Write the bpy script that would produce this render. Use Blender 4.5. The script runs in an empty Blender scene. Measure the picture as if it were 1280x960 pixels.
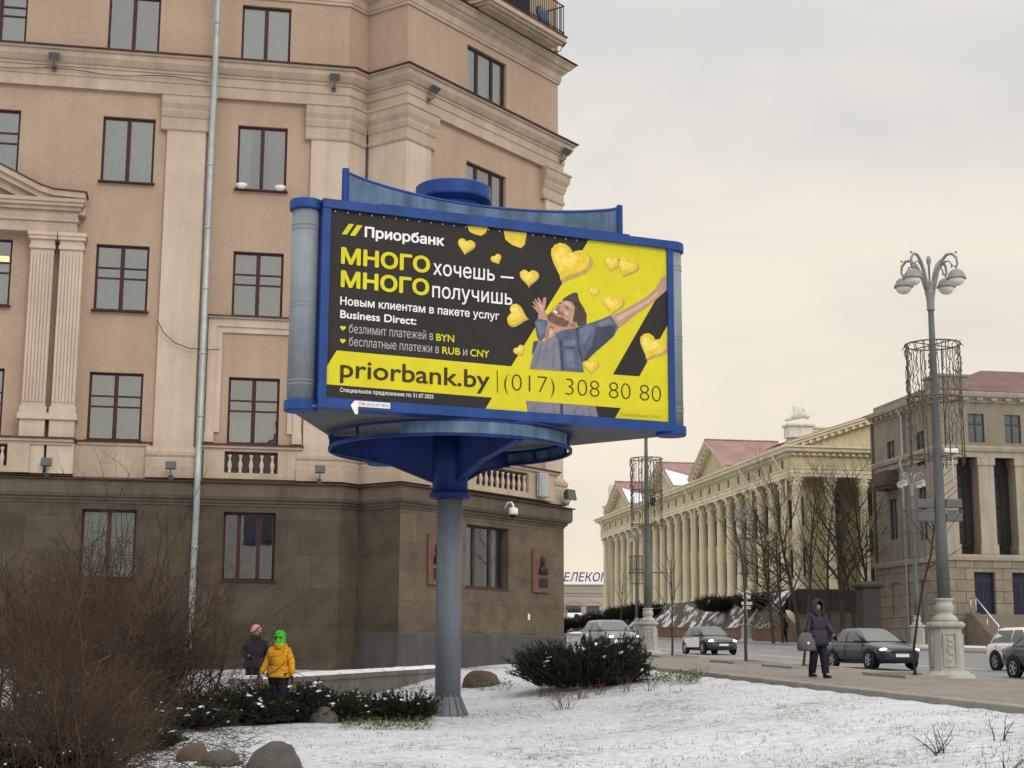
import bpy, math, random
import numpy as np
from mathutils import Vector, Matrix, noise
R = math.radians
random.seed(7)
SC = bpy.context.scene
COL = SC.collection

# ------------------------------------------------------------------ camera
F = 1920.0                       # focal length for a 1280 px wide picture
PITCH, ROLL = R(10.2), R(0.24)
FW = Vector((0, math.cos(PITCH), math.sin(PITCH)))
U0 = Vector((0, -math.sin(PITCH), math.cos(PITCH)))
R0 = Vector((1, 0, 0))
RT = R0 * math.cos(ROLL) + U0 * math.sin(ROLL)
UP = -R0 * math.sin(ROLL) + U0 * math.cos(ROLL)
cd = bpy.data.cameras.new('camera')
cam = bpy.data.objects.new('camera', cd)
COL.objects.link(cam)
cd.sensor_width = 36.0
cd.lens = 36.0 * F / 1280.0
cd.clip_start = 0.1
cd.clip_end = 3000
M = Matrix((RT, UP, -FW)).transposed().to_4x4()
cam.matrix_world = M
SC.camera = cam

# ------------------------------------------------------------------ world, sun, exposure
W = bpy.data.worlds.new('World')
SC.world = W
W.use_nodes = True
nt = W.node_tree
nt.nodes.clear()
N = nt.nodes.new
L = nt.links.new
SUN_EL, SUN_AZ = R(32), R(150)     # azimuth clockwise from +Y (camera looks along +Y): behind the camera, right
wo = N('ShaderNodeOutputWorld')
mixs = N('ShaderNodeMixShader')
bg1 = N('ShaderNodeBackground')
bg2 = N('ShaderNodeBackground')
sky = N('ShaderNodeTexSky')
sky.sky_type = 'NISHITA'
sky.sun_disc = False
sky.sun_elevation = SUN_EL
sky.sun_rotation = SUN_AZ
sky.dust_density = 3.0
bg1.inputs['Strength'].default_value = 0.1
L(sky.outputs[0], bg1.inputs['Color'])
tc = N('ShaderNodeTexCoord')
sep = N('ShaderNodeSeparateXYZ')
L(tc.outputs['Generated'], sep.inputs[0])
ramp = N('ShaderNodeValToRGB')
cr = ramp.color_ramp
cr.elements[0].position = 0.0
cr.elements[0].color = (0.97, 0.86, 0.70, 1)
cr.elements[1].position = 1.0
cr.elements[1].color = (1.0, 0.99, 0.98, 1)
e = cr.elements.new(0.14); e.color = (0.95, 0.86, 0.735, 1)
e = cr.elements.new(0.38); e.color = (0.845, 0.82, 0.775, 1)
L(sep.outputs['Z'], ramp.inputs[0])
# cloud texture: direction stretched flat towards the horizon
mp = N('ShaderNodeMapping')
mp.inputs['Scale'].default_value = (1.0, 1.0, 2.1)
L(tc.outputs['Generated'], mp.inputs[0])
cn = N('ShaderNodeTexNoise')
cn.inputs['Scale'].default_value = 4.2
cn.inputs['Detail'].default_value = 6
cn.inputs['Roughness'].default_value = 0.52
cn.inputs['Distortion'].default_value = 0.35
L(mp.outputs[0], cn.inputs['Vector'])
cr2 = N('ShaderNodeValToRGB')
cr2.color_ramp.elements[0].position = 0.34
cr2.color_ramp.elements[0].color = (0.875, 0.885, 0.905, 1)
cr2.color_ramp.elements[1].position = 0.62
cr2.color_ramp.elements[1].color = (1.06, 1.03, 0.985, 1)
L(cn.outputs['Fac'], cr2.inputs[0])
mul = N('ShaderNodeMix'); mul.data_type = 'RGBA'; mul.blend_type = 'MULTIPLY'
mul.inputs[0].default_value = 1.0
L(ramp.outputs[0], mul.inputs[6]); L(cr2.outputs[0], mul.inputs[7])
# overcast luminance grows towards the zenith
zr = N('ShaderNodeMapRange')
zr.inputs['From Min'].default_value = 0.40
zr.inputs['From Max'].default_value = 0.95
zr.inputs['To Min'].default_value = 1.0
zr.inputs['To Max'].default_value = 2.0
L(sep.outputs['Z'], zr.inputs['Value'])
L(zr.outputs[0], bg2.inputs['Strength'])
L(mul.outputs[2], bg2.inputs['Color'])
mixs.inputs[0].default_value = 0.93
L(bg1.outputs[0], mixs.inputs[1]); L(bg2.outputs[0], mixs.inputs[2])
L(mixs.outputs[0], wo.inputs['Surface'])
sl = bpy.data.lights.new('sun', 'SUN')
sl.energy = 1.1
sl.angle = R(25)
sl.color = (1.0, 0.95, 0.88)
so = bpy.data.objects.new('sun', sl)
COL.objects.link(so)
sd = Vector((math.sin(SUN_AZ) * math.cos(SUN_EL), math.cos(SUN_AZ) * math.cos(SUN_EL), math.sin(SUN_EL)))
so.rotation_euler = sd.to_track_quat('Z', 'Y').to_euler()
so.location = (0, 0, 40)
vs = SC.view_settings
vs.view_transform = 'Standard'
vs.look = 'None'
vs.exposure = 0.0
vs.gamma = 1.0
vs.use_curve_mapping = False

# ------------------------------------------------------------------ pixel -> ray helpers
def ray(x, y):
    return FW * F + RT * (x - 640) + UP * (480 - y)
def at(x, y, Y):
    d = ray(x, y)
    return d * (Y / d.y)
def on_plane(x, y, p0, n):
    d = ray(x, y)
    return d * (p0.dot(n) / d.dot(n))
def dirv(deg):
    return Vector((math.sin(R(deg)), math.cos(R(deg)), 0))
def sn(x, y):                       # road coordinates: s along the avenue, n across it
    return (-0.1736 * x + 0.9848 * y, 0.9848 * x + 0.1736 * y)
def xy(s, n):
    return (-0.1736 * s + 0.9848 * n, 0.9848 * s + 0.1736 * n)
def smooth(a, b, t):
    t = min(1, max(0, (t - a) / (b - a)))
    return t * t * (3 - 2 * t)
def plane_z(s):
    return -0.37 + 0.0235 * (s - 31.8)
N_LAWN, N_KERB, N_FAR, N_BANK = 10.35, 16.4, 36.0, 40.0
def ground(x, y):
    s, n = sn(x, y)
    z = plane_z(s)
    if n < N_LAWN:
        drop = 0.56 * smooth(0, 7.0, N_LAWN - n) * (1 - 0.75 * smooth(31, 40, s))
        b = (noise.noise(Vector((x * 0.35, y * 0.35, 0))) * 0.07 + noise.noise(Vector((x * 1.3, y * 1.3, 4))) * 0.025)
        z -= drop - b * smooth(0, 1.5, N_LAWN - n)
    return z
def on_ground(x, y, off=0.0):
    d = ray(x, y)
    lo, hi = 5.0, 400.0
    for _ in range(60):
        m = (lo + hi) / 2
        p = d * (m / d.y)
        if p.z > ground(p.x, p.y) + off: lo = m
        else: hi = m
    p = d * (lo / d.y)
    return Vector((p.x, p.y, ground(p.x, p.y) + off))
def pt_ground(px, Y, yref=826):     # ground point under image column px at distance Y
    p = at(px, yref, Y)
    return Vector((p.x, p.y, ground(p.x, p.y)))

# ------------------------------------------------------------------ materials
MATS = {}
def new_mat(name):
    m = bpy.data.materials.new(name)
    m.use_nodes = True
    return m, m.node_tree, m.node_tree.nodes['Principled BSDF']
def coords(nt, kind='Object', scale=(1, 1, 1)):
    t = nt.nodes.new('ShaderNodeTexCoord')
    mpn = nt.nodes.new('ShaderNodeMapping')
    mpn.inputs['Scale'].default_value = scale
    nt.links.new(t.outputs[kind], mpn.inputs[0])
    return mpn.outputs[0]
def ramp_node(nt, src, stops):
    r = nt.nodes.new('ShaderNodeValToRGB')
    el = r.color_ramp.elements
    while len(el) < len(stops): el.new(0.5)
    for q, (p, c) in zip(el, stops):
        q.position = p
        q.color = (*c, 1) if len(c) == 3 else c
    nt.links.new(src, r.inputs[0])
    return r.outputs[0]
def noise_node(nt, vec, scale, detail=4, rough=0.55, dist=0.0):
    n = nt.nodes.new('ShaderNodeTexNoise')
    n.inputs['Scale'].default_value = scale
    n.inputs['Detail'].default_value = detail
    n.inputs['Roughness'].default_value = rough
    n.inputs['Distortion'].default_value = dist
    nt.links.new(vec, n.inputs['Vector'])
    return n.outputs['Fac']
def mixc(nt, fac, a, b, mode='MIX'):
    m = nt.nodes.new('ShaderNodeMix')
    m.data_type = 'RGBA'
    m.blend_type = mode
    for i, v in ((0, fac), (6, a), (7, b)):
        if hasattr(v, 'is_output'): nt.links.new(v, m.inputs[i])
        else: m.inputs[i].default_value = v if i == 0 else (*v, 1)
    return m.outputs[2]
def bump(nt, bsdf, h, strength=0.3, dist=0.02):
    b = nt.nodes.new('ShaderNodeBump')
    b.inputs['Strength'].default_value = strength
    b.inputs['Distance'].default_value = dist
    nt.links.new(h, b.inputs['Height'])
    nt.links.new(b.outputs[0], bsdf.inputs['Normal'])
def mat(name, col, rough=0.7, var=0.15, scale=3.0, metal=0.0, bmp=0.0, streak=0.0, emit=None, kind='Object', spec=0.18, fine=0.0):
    if name in MATS: return MATS[name]
    m, nt, b = new_mat(name)
    b.inputs['Roughness'].default_value = rough
    b.inputs['Metallic'].default_value = metal
    b.inputs['Specular IOR Level'].default_value = spec
    v = coords(nt, kind)
    f = noise_node(nt, v, scale, 5, 0.6)
    lo = tuple(c * (1 - var) for c in col)
    hi = tuple(min(1, c * (1 + var)) for c in col)
    c = ramp_node(nt, f, [(0.3, lo), (0.7, hi)])
    if streak > 0:
        v2 = coords(nt, kind, (2.3, 2.3, 0.16))
        f2 = noise_node(nt, v2, 1.0, 5, 0.65)
        g = ramp_node(nt, f2, [(0.35, (1 - streak,) * 3), (0.62, (1, 1, 1))])
        c = mixc(nt, 1.0, c, g, 'MULTIPLY')
    if fine > 0:
        f3 = noise_node(nt, v, scale * 14, 3, 0.7)
        g = ramp_node(nt, f3, [(0.3, (1 - fine,) * 3), (0.7, (1 + fine,) * 3)])
        c = mixc(nt, 1.0, c, g, 'MULTIPLY')
    nt.links.new(c, b.inputs['Base Color'])
    if bmp > 0:
        bump(nt, b, noise_node(nt, v, scale * 10, 4, 0.6), bmp, 0.02)
    if emit:
        b.inputs['Emission Color'].default_value = (*emit[0], 1)
        b.inputs['Emission Strength'].default_value = emit[1]
    MATS[name] = m
    return m
def block_mat(name, col, mortar, bw, bh, var=0.18, rough=0.6, streak=0.25, msize=0.008, off=0.5, grain=0.12, stain=None):
    """stone or paver blocks, laid out on the part's own X (along) and Z (up)"""
    m, nt, b = new_mat(name)
    b.inputs['Roughness'].default_value = rough
    b.inputs['Specular IOR Level'].default_value = 0.15
    t = nt.nodes.new('ShaderNodeTexCoord')
    sp = nt.nodes.new('ShaderNodeSeparateXYZ'); nt.links.new(t.outputs['Object'], sp.inputs[0])
    cb = nt.nodes.new('ShaderNodeCombineXYZ')
    nt.links.new(sp.outputs['X'], cb.inputs['X']); nt.links.new(sp.outputs['Z'], cb.inputs['Y'])
    br = nt.nodes.new('ShaderNodeTexBrick')
    br.offset = off
    br.inputs['Scale'].default_value = 1.0
    br.inputs['Brick Width'].default_value = bw
    br.inputs['Row Height'].default_value = bh
    br.inputs['Mortar Size'].default_value = msize
    br.inputs['Mortar Smooth'].default_value = 0.3
    br.inputs['Color1'].default_value = (*[c * (1 - var) for c in col], 1)
    br.inputs['Color2'].default_value = (*[c * (1 + var) for c in col], 1)
    br.inputs['Mortar'].default_value = (*mortar, 1)
    nt.links.new(cb.outputs[0], br.inputs['Vector'])
    v = coords(nt, 'Object')
    f = noise_node(nt, v, 1.6, 5, 0.6)
    g = ramp_node(nt, f, [(0.3, (1 - streak,) * 3), (0.65, (1.08,) * 3)])
    c = mixc(nt, 1.0, br.outputs['Color'], g, 'MULTIPLY')
    f3 = noise_node(nt, v, 40, 3, 0.7)
    g3 = ramp_node(nt, f3, [(0.3, (1 - grain,) * 3), (0.7, (1 + grain,) * 3)])
    c = mixc(nt, 1.0, c, g3, 'MULTIPLY')
    nt.links.new(c, b.inputs['Base Color'])
    bump(nt, b, br.outputs['Fac'], -0.4, 0.01)
    MATS[name] = m
    return m
def glass_mat(name, tint=(0.90, 0.96, 0.965), refl=(0.9, 0.96, 0.98), ior=3.4):
    m, nt, b = new_mat(name)
    nt.nodes.remove(b)
    out = nt.nodes['Material Output']
    tr = nt.nodes.new('ShaderNodeBsdfTransparent'); tr.inputs[0].default_value = (*tint, 1)
    gl = nt.nodes.new('ShaderNodeBsdfGlossy'); gl.inputs['Roughness'].default_value = 0.03
    gl.inputs['Color'].default_value = (*refl, 1)
    fr = nt.nodes.new('ShaderNodeFresnel'); fr.inputs[0].default_value = ior
    v = coords(nt, 'Object')
    bp = nt.nodes.new('ShaderNodeBump'); bp.inputs['Strength'].default_value = 0.06; bp.inputs['Distance'].default_value = 0.05
    nt.links.new(noise_node(nt, v, 1.3, 2), bp.inputs['Height'])
    nt.links.new(bp.outputs[0], gl.inputs['Normal'])
    mx = nt.nodes.new('ShaderNodeMixShader')
    nt.links.new(fr.outputs[0], mx.inputs[0]); nt.links.new(tr.outputs[0], mx.inputs[1]); nt.links.new(gl.outputs[0], mx.inputs[2])
    nt.links.new(mx.outputs[0], out.inputs['Surface'])
    MATS[name] = m
    return m
def fold_mat(name, col, scale=16, dark=0.62):
    m, nt, b = new_mat(name)
    b.inputs['Roughness'].default_value = 0.9
    v = coords(nt, 'Object', (1, 1, 0.08))
    f = noise_node(nt, v, scale, 3, 0.6)
    c = ramp_node(nt, f, [(0.3, tuple(k * dark for k in col)), (0.65, col)])
    nt.links.new(c, b.inputs['Base Color'])
    bump(nt, b, f, 0.5, 0.05)
    MATS[name] = m
    return m

stucco = mat('stucco', (0.39, 0.295, 0.222), 0.9, 0.08, 0.55, bmp=0.25, streak=0.075, fine=0.06)
trim = mat('trim_plaster', (0.44, 0.36, 0.285), 0.9, 0.11, 1.2, bmp=0.2, streak=0.17, fine=0.05)
pil_m = mat('pilaster_plaster', (0.52, 0.435, 0.36), 0.9, 0.09, 1.0, bmp=0.2, streak=0.14, fine=0.05)
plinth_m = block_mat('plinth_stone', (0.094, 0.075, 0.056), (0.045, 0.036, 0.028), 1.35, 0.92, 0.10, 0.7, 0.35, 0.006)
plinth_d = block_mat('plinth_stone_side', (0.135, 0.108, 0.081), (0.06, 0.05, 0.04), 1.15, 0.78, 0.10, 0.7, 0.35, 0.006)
granite = mat('grey_granite_base', (0.085, 0.080, 0.078), 0.6, 0.15, 2.0, fine=0.15, streak=0.2)
flash_m = mat('red_brown_flashing', (0.085, 0.040, 0.035), 0.5, 0.25, 3, streak=0.3)
winframe = mat('maroon_window_frame', (0.050, 0.020, 0.022), 0.45, 0.2, 4)
winframe2 = mat('brown_window_frame', (0.060, 0.035, 0.027), 0.45, 0.2, 4)
glass = glass_mat('window_glass')
glass_low = glass_mat('ground_floor_glass', (.62, .68, .72), (.8, .86, .9), 2.2)
curtain = fold_mat('net_curtain', (0.76, 0.86, 0.89), dark=0.76)
blind = mat('roller_blind', (0.74, 0.75, 0.68), 0.9, 0.05, 3)
drape = fold_mat('grey_drape', (0.50, 0.54, 0.56), 10, 0.8)
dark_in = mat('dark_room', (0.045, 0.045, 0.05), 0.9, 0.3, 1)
zinc = mat('galvanised_pipe', (0.42, 0.45, 0.46), 0.45, 0.15, 4, metal=0.3, streak=0.25)
grey_metal = mat('grey_metal', (0.16, 0.165, 0.17), 0.5, 0.15, 4, metal=0.3)
black_iron = mat('black_iron', (0.018, 0.018, 0.02), 0.5, 0.2, 6)
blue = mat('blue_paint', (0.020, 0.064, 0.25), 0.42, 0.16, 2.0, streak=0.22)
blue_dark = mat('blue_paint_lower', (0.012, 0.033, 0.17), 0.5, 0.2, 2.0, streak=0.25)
blue_pale = mat('weathered_pale_blue', (0.115, 0.195, 0.31), 0.5, 0.22, 2.2, streak=0.5)
pole_grey = mat('pole_grey_paint', (0.135, 0.155, 0.18), 0.5, 0.10, 3, streak=0.15, fine=0.06)
soffit_m = mat('soffit_boards', (0.14, 0.15, 0.145), 0.7, 0.15, 2, streak=0.2)
col_grey = mat('column_grey_panel', (0.225, 0.262, 0.305), 0.55, 0.12, 2, streak=0.25)
white_pvc = mat('white_plastic', (0.75, 0.75, 0.75), 0.5, 0.05, 3)

# ------------------------------------------------------------------ mesh builder
class MB:
    def __init__(self):
        self.v, self.f, self.s = [], [], []
    def add(self, vs, fs, smooth=False):
        o = len(self.v)
        self.v.extend(Vector(p) for p in vs)
        for f in fs:
            self.f.append([i + o for i in f]); self.s.append(smooth)
        return self
    def box(self, x0, x1, y0, y1, z0, z1):
        return self.add([(x0, y0, z0), (x1, y0, z0), (x1, y1, z0), (x0, y1, z0), (x0, y0, z1), (x1, y0, z1), (x1, y1, z1), (x0, y1, z1)],
                        [(0, 3, 2, 1), (4, 5, 6, 7), (0, 1, 5, 4), (1, 2, 6, 5), (2, 3, 7, 6), (3, 0, 4, 7)])
    def bevbox(self, x0, x1, y0, y1, z0, z1, b=0.02):
        p = [(x0 + b, y0), (x1 - b, y0), (x1, y0 + b), (x1, y1 - b), (x1 - b, y1), (x0 + b, y1), (x0, y1 - b), (x0, y0 + b)]
        cx, cy = (x0 + x1) / 2, (y0 + y1) / 2
        def ins(q):
            return (q[0] + (b if q[0] < cx else -b) * 0.7, q[1] + (b if q[1] < cy else -b) * 0.7)
        rings = [[(*ins(q), z0) for q in p], [(*q, z0 + b) for q in p], [(*q, z1 - b) for q in p], [(*ins(q), z1) for q in p]]
        return self.loft(rings, smooth=False)
    def loft(self, rings, cap0=True, cap1=True, smooth=True, closed=True):
        n = len(rings[0]); vs = [p for r in rings for p in r]; fs = []
        for i in range(len(rings) - 1):
            for j in range(n if closed else n - 1):
                k = (j + 1) % n
                fs.append((i * n + j, i * n + k, (i + 1) * n + k, (i + 1) * n + j))
        o = len(self.v)
        self.add(vs, fs, smooth)
        if cap0: self.f.append([o + j for j in range(n)][::-1]); self.s.append(False)
        if cap1: self.f.append([o + (len(rings) - 1) * n + j for j in range(n)]); self.s.append(False)
        return self
    def lathe(self, prof, n=20, c=(0, 0, 0), smooth=True, rot=0.0, cap=True):
        rings = [[(c[0] + r * math.cos(rot + 2 * math.pi * j / n), c[1] + r * math.sin(rot + 2 * math.pi * j / n), c[2] + z) for j in range(n)] for r, z in prof]
        return self.loft(rings, cap, cap, smooth)
    def tube(self, path, rad, n=8, smooth=True, cap=True):
        path = [Vector(p) for p in path]
        if not hasattr(rad, '__len__'): rad = [rad] * len(path)
        rings = []
        t0 = (path[1] - path[0]).normalized()
        a = t0.orthogonal().normalized()
        for i, p in enumerate(path):
            t = (path[min(i + 1, len(path) - 1)] - path[max(i - 1, 0)])
            if t.length < 1e-9: t = t0
            t.normalize()
            a = (a - t * a.dot(t))
            if a.length < 1e-6: a = t.orthogonal()
            a.normalize()
            b = t.cross(a)
            rings.append([p + (a * math.cos(2 * math.pi * j / n) + b * math.sin(2 * math.pi * j / n)) * rad[i] for j in range(n)])
        return self.loft(rings, cap, cap, smooth)
    def prism(self, poly, z0, z1):
        n = len(poly)
        return self.loft([[(p[0], p[1], z0) for p in poly], [(p[0], p[1], z1) for p in poly]], smooth=False)
    def sweep(self, prof, path, cap=True, smooth=False):
        """profile [(out, z)] carried along a plan path, mitred; 'out' is to the right of the walking direction"""
        P = [Vector((p[0], p[1])) for p in path]
        rings = []
        for i, p in enumerate(P):
            d1 = (P[i] - P[i - 1]).normalized() if i > 0 else (P[1] - P[0]).normalized()
            d2 = (P[i + 1] - P[i]).normalized() if i < len(P) - 1 else d1
            n1, n2 = Vector((d1.y, -d1.x)), Vector((d2.y, -d2.x))
            m = (n1 + n2); m = m / max(0.2, (1 + n1.dot(n2)))
            rings.append([(p.x + m.x * o, p.y + m.y * o, z) for o, z in prof])
        return self.loft(rings, cap, cap, smooth)
    def wall(self, u0, u1, z0, z1, holes, y=0.0, depth=0.2):
        """flat wall in local X-Z with real openings and their reveals"""
        us = sorted({u0, u1, *[h[0] for h in holes], *[h[1] for h in holes]})
        zs = sorted({z0, z1, *[h[2] for h in holes], *[h[3] for h in holes]})
        us = [u for u in us if u0 - 1e-6 <= u <= u1 + 1e-6]; zs = [z for z in zs if z0 - 1e-6 <= z <= z1 + 1e-6]
        for a, b in zip(us, us[1:]):
            for c, d in zip(zs, zs[1:]):
                mu, mz = (a + b) / 2, (c + d) / 2
                if any(h[0] < mu < h[1] and h[2] < mz < h[3] for h in holes): continue
                self.add([(a, y, c), (b, y, c), (b, y, d), (a, y, d)], [(0, 1, 2, 3)])
        for a, b, c, d in holes:
            self.add([(a, y, c), (b, y, c), (b, y, d), (a, y, d), (a, y + depth, c), (b, y + depth, c), (b, y + depth, d), (a, y + depth, d)],
                     [(0, 4, 5, 1), (1, 5, 6, 2), (2, 6, 7, 3), (3, 7, 4, 0)])
        return self
    def sphere(self, c, r, n=12, m=8, sc=(1, 1, 1)):
        vs, fs = [], []
        for i in range(m + 1):
            t = math.pi * i / m
            for j in range(n):
                a = 2 * math.pi * j / n
                vs.append((c[0] + r * sc[0] * math.sin(t) * math.cos(a), c[1] + r * sc[1] * math.sin(t) * math.sin(a), c[2] + r * sc[2] * math.cos(t)))
        for i in range(m):
            for j in range(n):
                k = (j + 1) % n
                fs.append((i * n + j, (i + 1) * n + j, (i + 1) * n + k, i * n + k))
        return self.add(vs, fs, True)
    def xf(self, mtx):
        self.v = [mtx @ p for p in self.v]
        return self
    def mesh(self, name):
        me = bpy.data.meshes.new(name)
        me.from_pydata([tuple(p) for p in self.v], [], self.f)
        me.polygons.foreach_set('use_smooth', self.s)
        me.update()
        return me

def link(name, me, m=None, parent=None, loc=None, rotz=None):
    o = bpy.data.objects.new(name, me)
    COL.objects.link(o)
    if m is not None and not me.materials: me.materials.append(m)
    if parent is not None: o.parent = parent
    if loc is not None: o.location = loc
    if rotz is not None: o.rotation_euler = (0, 0, rotz)
    return o
def obj_split(name, mb, m, parent=None, loc=None, rotz=None):
    """one object for each connected piece of the builder"""
    par = list(range(len(mb.v)))
    def find(i):
        while par[i] != i:
            par[i] = par[par[i]]; i = par[i]
        return i
    for f in mb.f:
        for i in f[1:]: par[find(i)] = find(f[0])
    groups = {}
    for f, s in zip(mb.f, mb.s): groups.setdefault(find(f[0]), []).append((f, s))
    out = []
    for fs in groups.values():
        q = MB(); ids = {}
        for f, s in fs:
            for i in f:
                if i not in ids: ids[i] = len(q.v); q.v.append(mb.v[i])
            q.f.append([ids[i] for i in f]); q.s.append(s)
        out.append(obj(name, q, m, parent, loc, rotz))
    return out
def obj(name, mb, m, parent=None, loc=None, rotz=None):
    return link(name, mb.mesh(name), m, parent, loc, rotz)
def tag(o, label=None, cat=None, group=None, kind=None):
    if label: o['label'] = label
    if cat: o['category'] = cat
    if group: o['group'] = group
    if kind: o['kind'] = kind
    return o
def thing(name, label, cat, loc=(0, 0, 0), rotz=0.0, group=None):
    o = bpy.data.objects.new(name, None)
    COL.objects.link(o)
    o.empty_display_size = 0.3
    o.location = loc
    o.rotation_euler = (0, 0, rotz)
    return tag(o, label, cat, group)
def copy_tree(o, parent=None):
    c = o.copy(); COL.objects.link(c)
    if parent is not None: c.parent = parent
    for ch in list(o.children): copy_tree(ch, c)
    return c
# ------------------------------------------------------------------ ground
def snow_mat():
    m, nt, b = new_mat('snowy_lawn')
    b.inputs['Roughness'].default_value = 0.8
    v = coords(nt, 'Object')
    v2 = coords(nt, 'Object', (1, 1, 1))
    f1 = noise_node(nt, v, 0.55, 4, 0.6)
    f2 = noise_node(nt, v2, 6.5, 6, 0.78, 0.5)
    add = nt.nodes.new('ShaderNodeMath'); add.operation = 'MULTIPLY_ADD'
    nt.links.new(f1, add.inputs[0]); add.inputs[1].default_value = 0.45; nt.links.new(f2, add.inputs[2])
    # bare ground shows through where the cover is thin
    fac = ramp_node(nt, add.outputs[0], [(0.535, (0, 0, 0)), (0.645, (.72, .72, .72)), (0.80, (1, 1, 1))])
    f3 = noise_node(nt, v, 30, 3, 0.7)
    grass = ramp_node(nt, f3, [(0.3, (0.07, 0.065, 0.04)), (0.6, (0.17, 0.165, 0.11)), (0.8, (0.24, 0.22, 0.15))])
    sn_ = ramp_node(nt, f3, [(0.25, (0.66, 0.69, 0.74)), (0.75, (0.83, 0.86, 0.91))])
    c = mixc(nt, fac, grass, sn_)
    # farther off the mown edge: darker soil under the shrubs on the left
    sp = nt.nodes.new('ShaderNodeSeparateXYZ'); nt.links.new(v, sp.inputs[0])
    nt.links.new(c, b.inputs['Base Color'])
    bump(nt, b, add.outputs[0], 0.9, 0.10)
    return m
snow_m = snow_mat()
town_m = mat('town_ground', (0.16, 0.15, 0.13), 0.9, 0.3, 0.3)
def grid(xs, ys, zf):
    mb = MB()
    vs = [(x, y, zf(x, y)) for y in ys for x in xs]
    n = len(xs)
    fs = [(j * n + i, j * n + i + 1, (j + 1) * n + i + 1, (j + 1) * n + i) for j in range(len(ys) - 1) for i in range(n - 1)]
    return mb.add(vs, fs, True)
def rng(a, b, st):
    k = max(1, int(round((b - a) / st)))
    return [a + (b - a) * i / k for i in range(k)]
PZ = 5.5                                       # podium level of the palace
def terrain(x, y):
    s, n = sn(x, y)
    if n > N_LAWN - 0.02:
        z = plane_z(s) - 0.62 if n < N_FAR - .2 else plane_z(s) - .3
        if n > 41: z += 0.3
        return z
    return ground(x, y)
xs = rng(-900, -60, 120) + rng(-60, -16, 6) + rng(-16, 14, 0.2) + rng(14, 70, 2.0) + rng(70, 900, 130) + [900]
ys = rng(-300, 2, 50) + rng(2, 12, 1.0) + rng(12, 44, 0.2) + rng(44, 200, 2.5) + rng(200, 1400, 120) + [1400]
tag(obj('ground', grid(xs, ys, terrain), snow_m), kind='structure')

def strip(name, n0, n1, s0, s1, dz, m, lift=0.0, step=4.0):
    mb = MB()
    ss = rng(s0, s1, step) + [s1]
    for a, b in zip(ss, ss[1:]):
        q = [(*xy(a, n0), plane_z(a) + dz), (*xy(a, n1), plane_z(a) + dz), (*xy(b, n1), plane_z(b) + dz), (*xy(b, n0), plane_z(b) + dz)]
        mb.add(q, [(0, 1, 2, 3)])
    return mb
def road_mat():
    m, nt, b = new_mat('asphalt')
    v = coords(nt, 'Object')
    f = noise_node(nt, v, 0.5, 5, 0.6)
    g = noise_node(nt, v, 60, 3, 0.7)
    c = ramp_node(nt, f, [(0.3, (0.145, 0.145, 0.145)), (0.7, (0.20, 0.20, 0.198))])
    g2 = ramp_node(nt, g, [(0.3, (0.8,) * 3), (0.7, (1.2,) * 3)])
    nt.links.new(mixc(nt, 1.0, c, g2, 'MULTIPLY'), b.inputs['Base Color'])
    b.inputs['Roughness'].default_value = 0.55
    return m
asphalt = road_mat()
def paver_mat(name, col, bw, bh):
    m, nt, b = new_mat(name)
    v = coords(nt, 'Object', (1, 1, 1))
    rot = nt.nodes.new('ShaderNodeMapping'); rot.inputs['Rotation'].default_value = (0, 0, R(-10)); nt.links.new(v, rot.inputs[0])
    br = nt.nodes.new('ShaderNodeTexBrick')
    br.inputs['Scale'].default_value = 1; br.inputs['Brick Width'].default_value = bw; br.inputs['Row Height'].default_value = bh
    br.inputs['Mortar Size'].default_value = 0.006
    br.inputs['Color1'].default_value = (*[c * .88 for c in col], 1); br.inputs['Color2'].default_value = (*[c * 1.12 for c in col], 1)
    br.inputs['Mortar'].default_value = (*[c * .5 for c in col], 1)
    nt.links.new(rot.outputs[0], br.inputs['Vector'])
    f = ramp_node(nt, noise_node(nt, v, 0.8, 5, 0.65), [(0.3, (0.78,) * 3), (0.7, (1.15,) * 3)])
    nt.links.new(mixc(nt, 1, br.outputs['Color'], f, 'MULTIPLY'), b.inputs['Base Color'])
    b.inputs['Roughness'].default_value = 0.75
    return m
paver = paver_mat('sidewalk_pavers', (0.205, 0.175, 0.148), 0.3, 0.3)
earth_m = mat('grassy_bank_earth', (0.062, 0.055, 0.034), .95, .45, .6, bmp=.4, fine=.3)
def bank(n0, n1, s0, s1, zf, m, dn, ds):
    ns = rng(n0, n1, dn) + [n1]; ss = rng(s0, s1, ds) + [s1]
    mb = MB(); k = len(ns)
    vs = [(*xy(s, n), zf(s, n)) for s in ss for n in ns]
    mb.add(vs, [(j * k + i, j * k + i + 1, (j + 1) * k + i + 1, (j + 1) * k + i) for j in range(len(ss) - 1) for i in range(k - 1)], True)
    return tag(obj('bank', mb, m), kind='structure')
def zb_side(s, n):
    t = smooth(0, 1, (n - 38.7) / 3.1)
    b = noise.noise(Vector((s * .5, n * .9, 7))) * .35 * t * (1 - .6 * t)
    z0 = plane_z(s) + .3
    return z0 + (PZ - .12 - z0) * (.25 * (n - 38.7) / 3.1 + .75 * t) + b
def zb_front(s, n):
    t = smooth(104.5, 113.6, s)
    return plane_z(s) + .03 + 2.1 * t + noise.noise(Vector((s * .4, n * .4, 3))) * .25 * t
bank_m = mat('snowy_bank', (.3, .3, .3))
nt_ = bank_m.node_tree; b_ = nt_.nodes['Principled BSDF']
v_ = coords(nt_, 'Object', (1, 1, 1.2))
f_ = noise_node(nt_, v_, .55, 6, .7, .6)
cc_ = mixc(nt_, ramp_node(nt_, f_, [(.50, (0, 0, 0)), (.57, (1, 1, 1))]), (.07, .062, .04), (.62, .63, .66))
nt_.links.new(cc_, b_.inputs['Base Color'])
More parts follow.
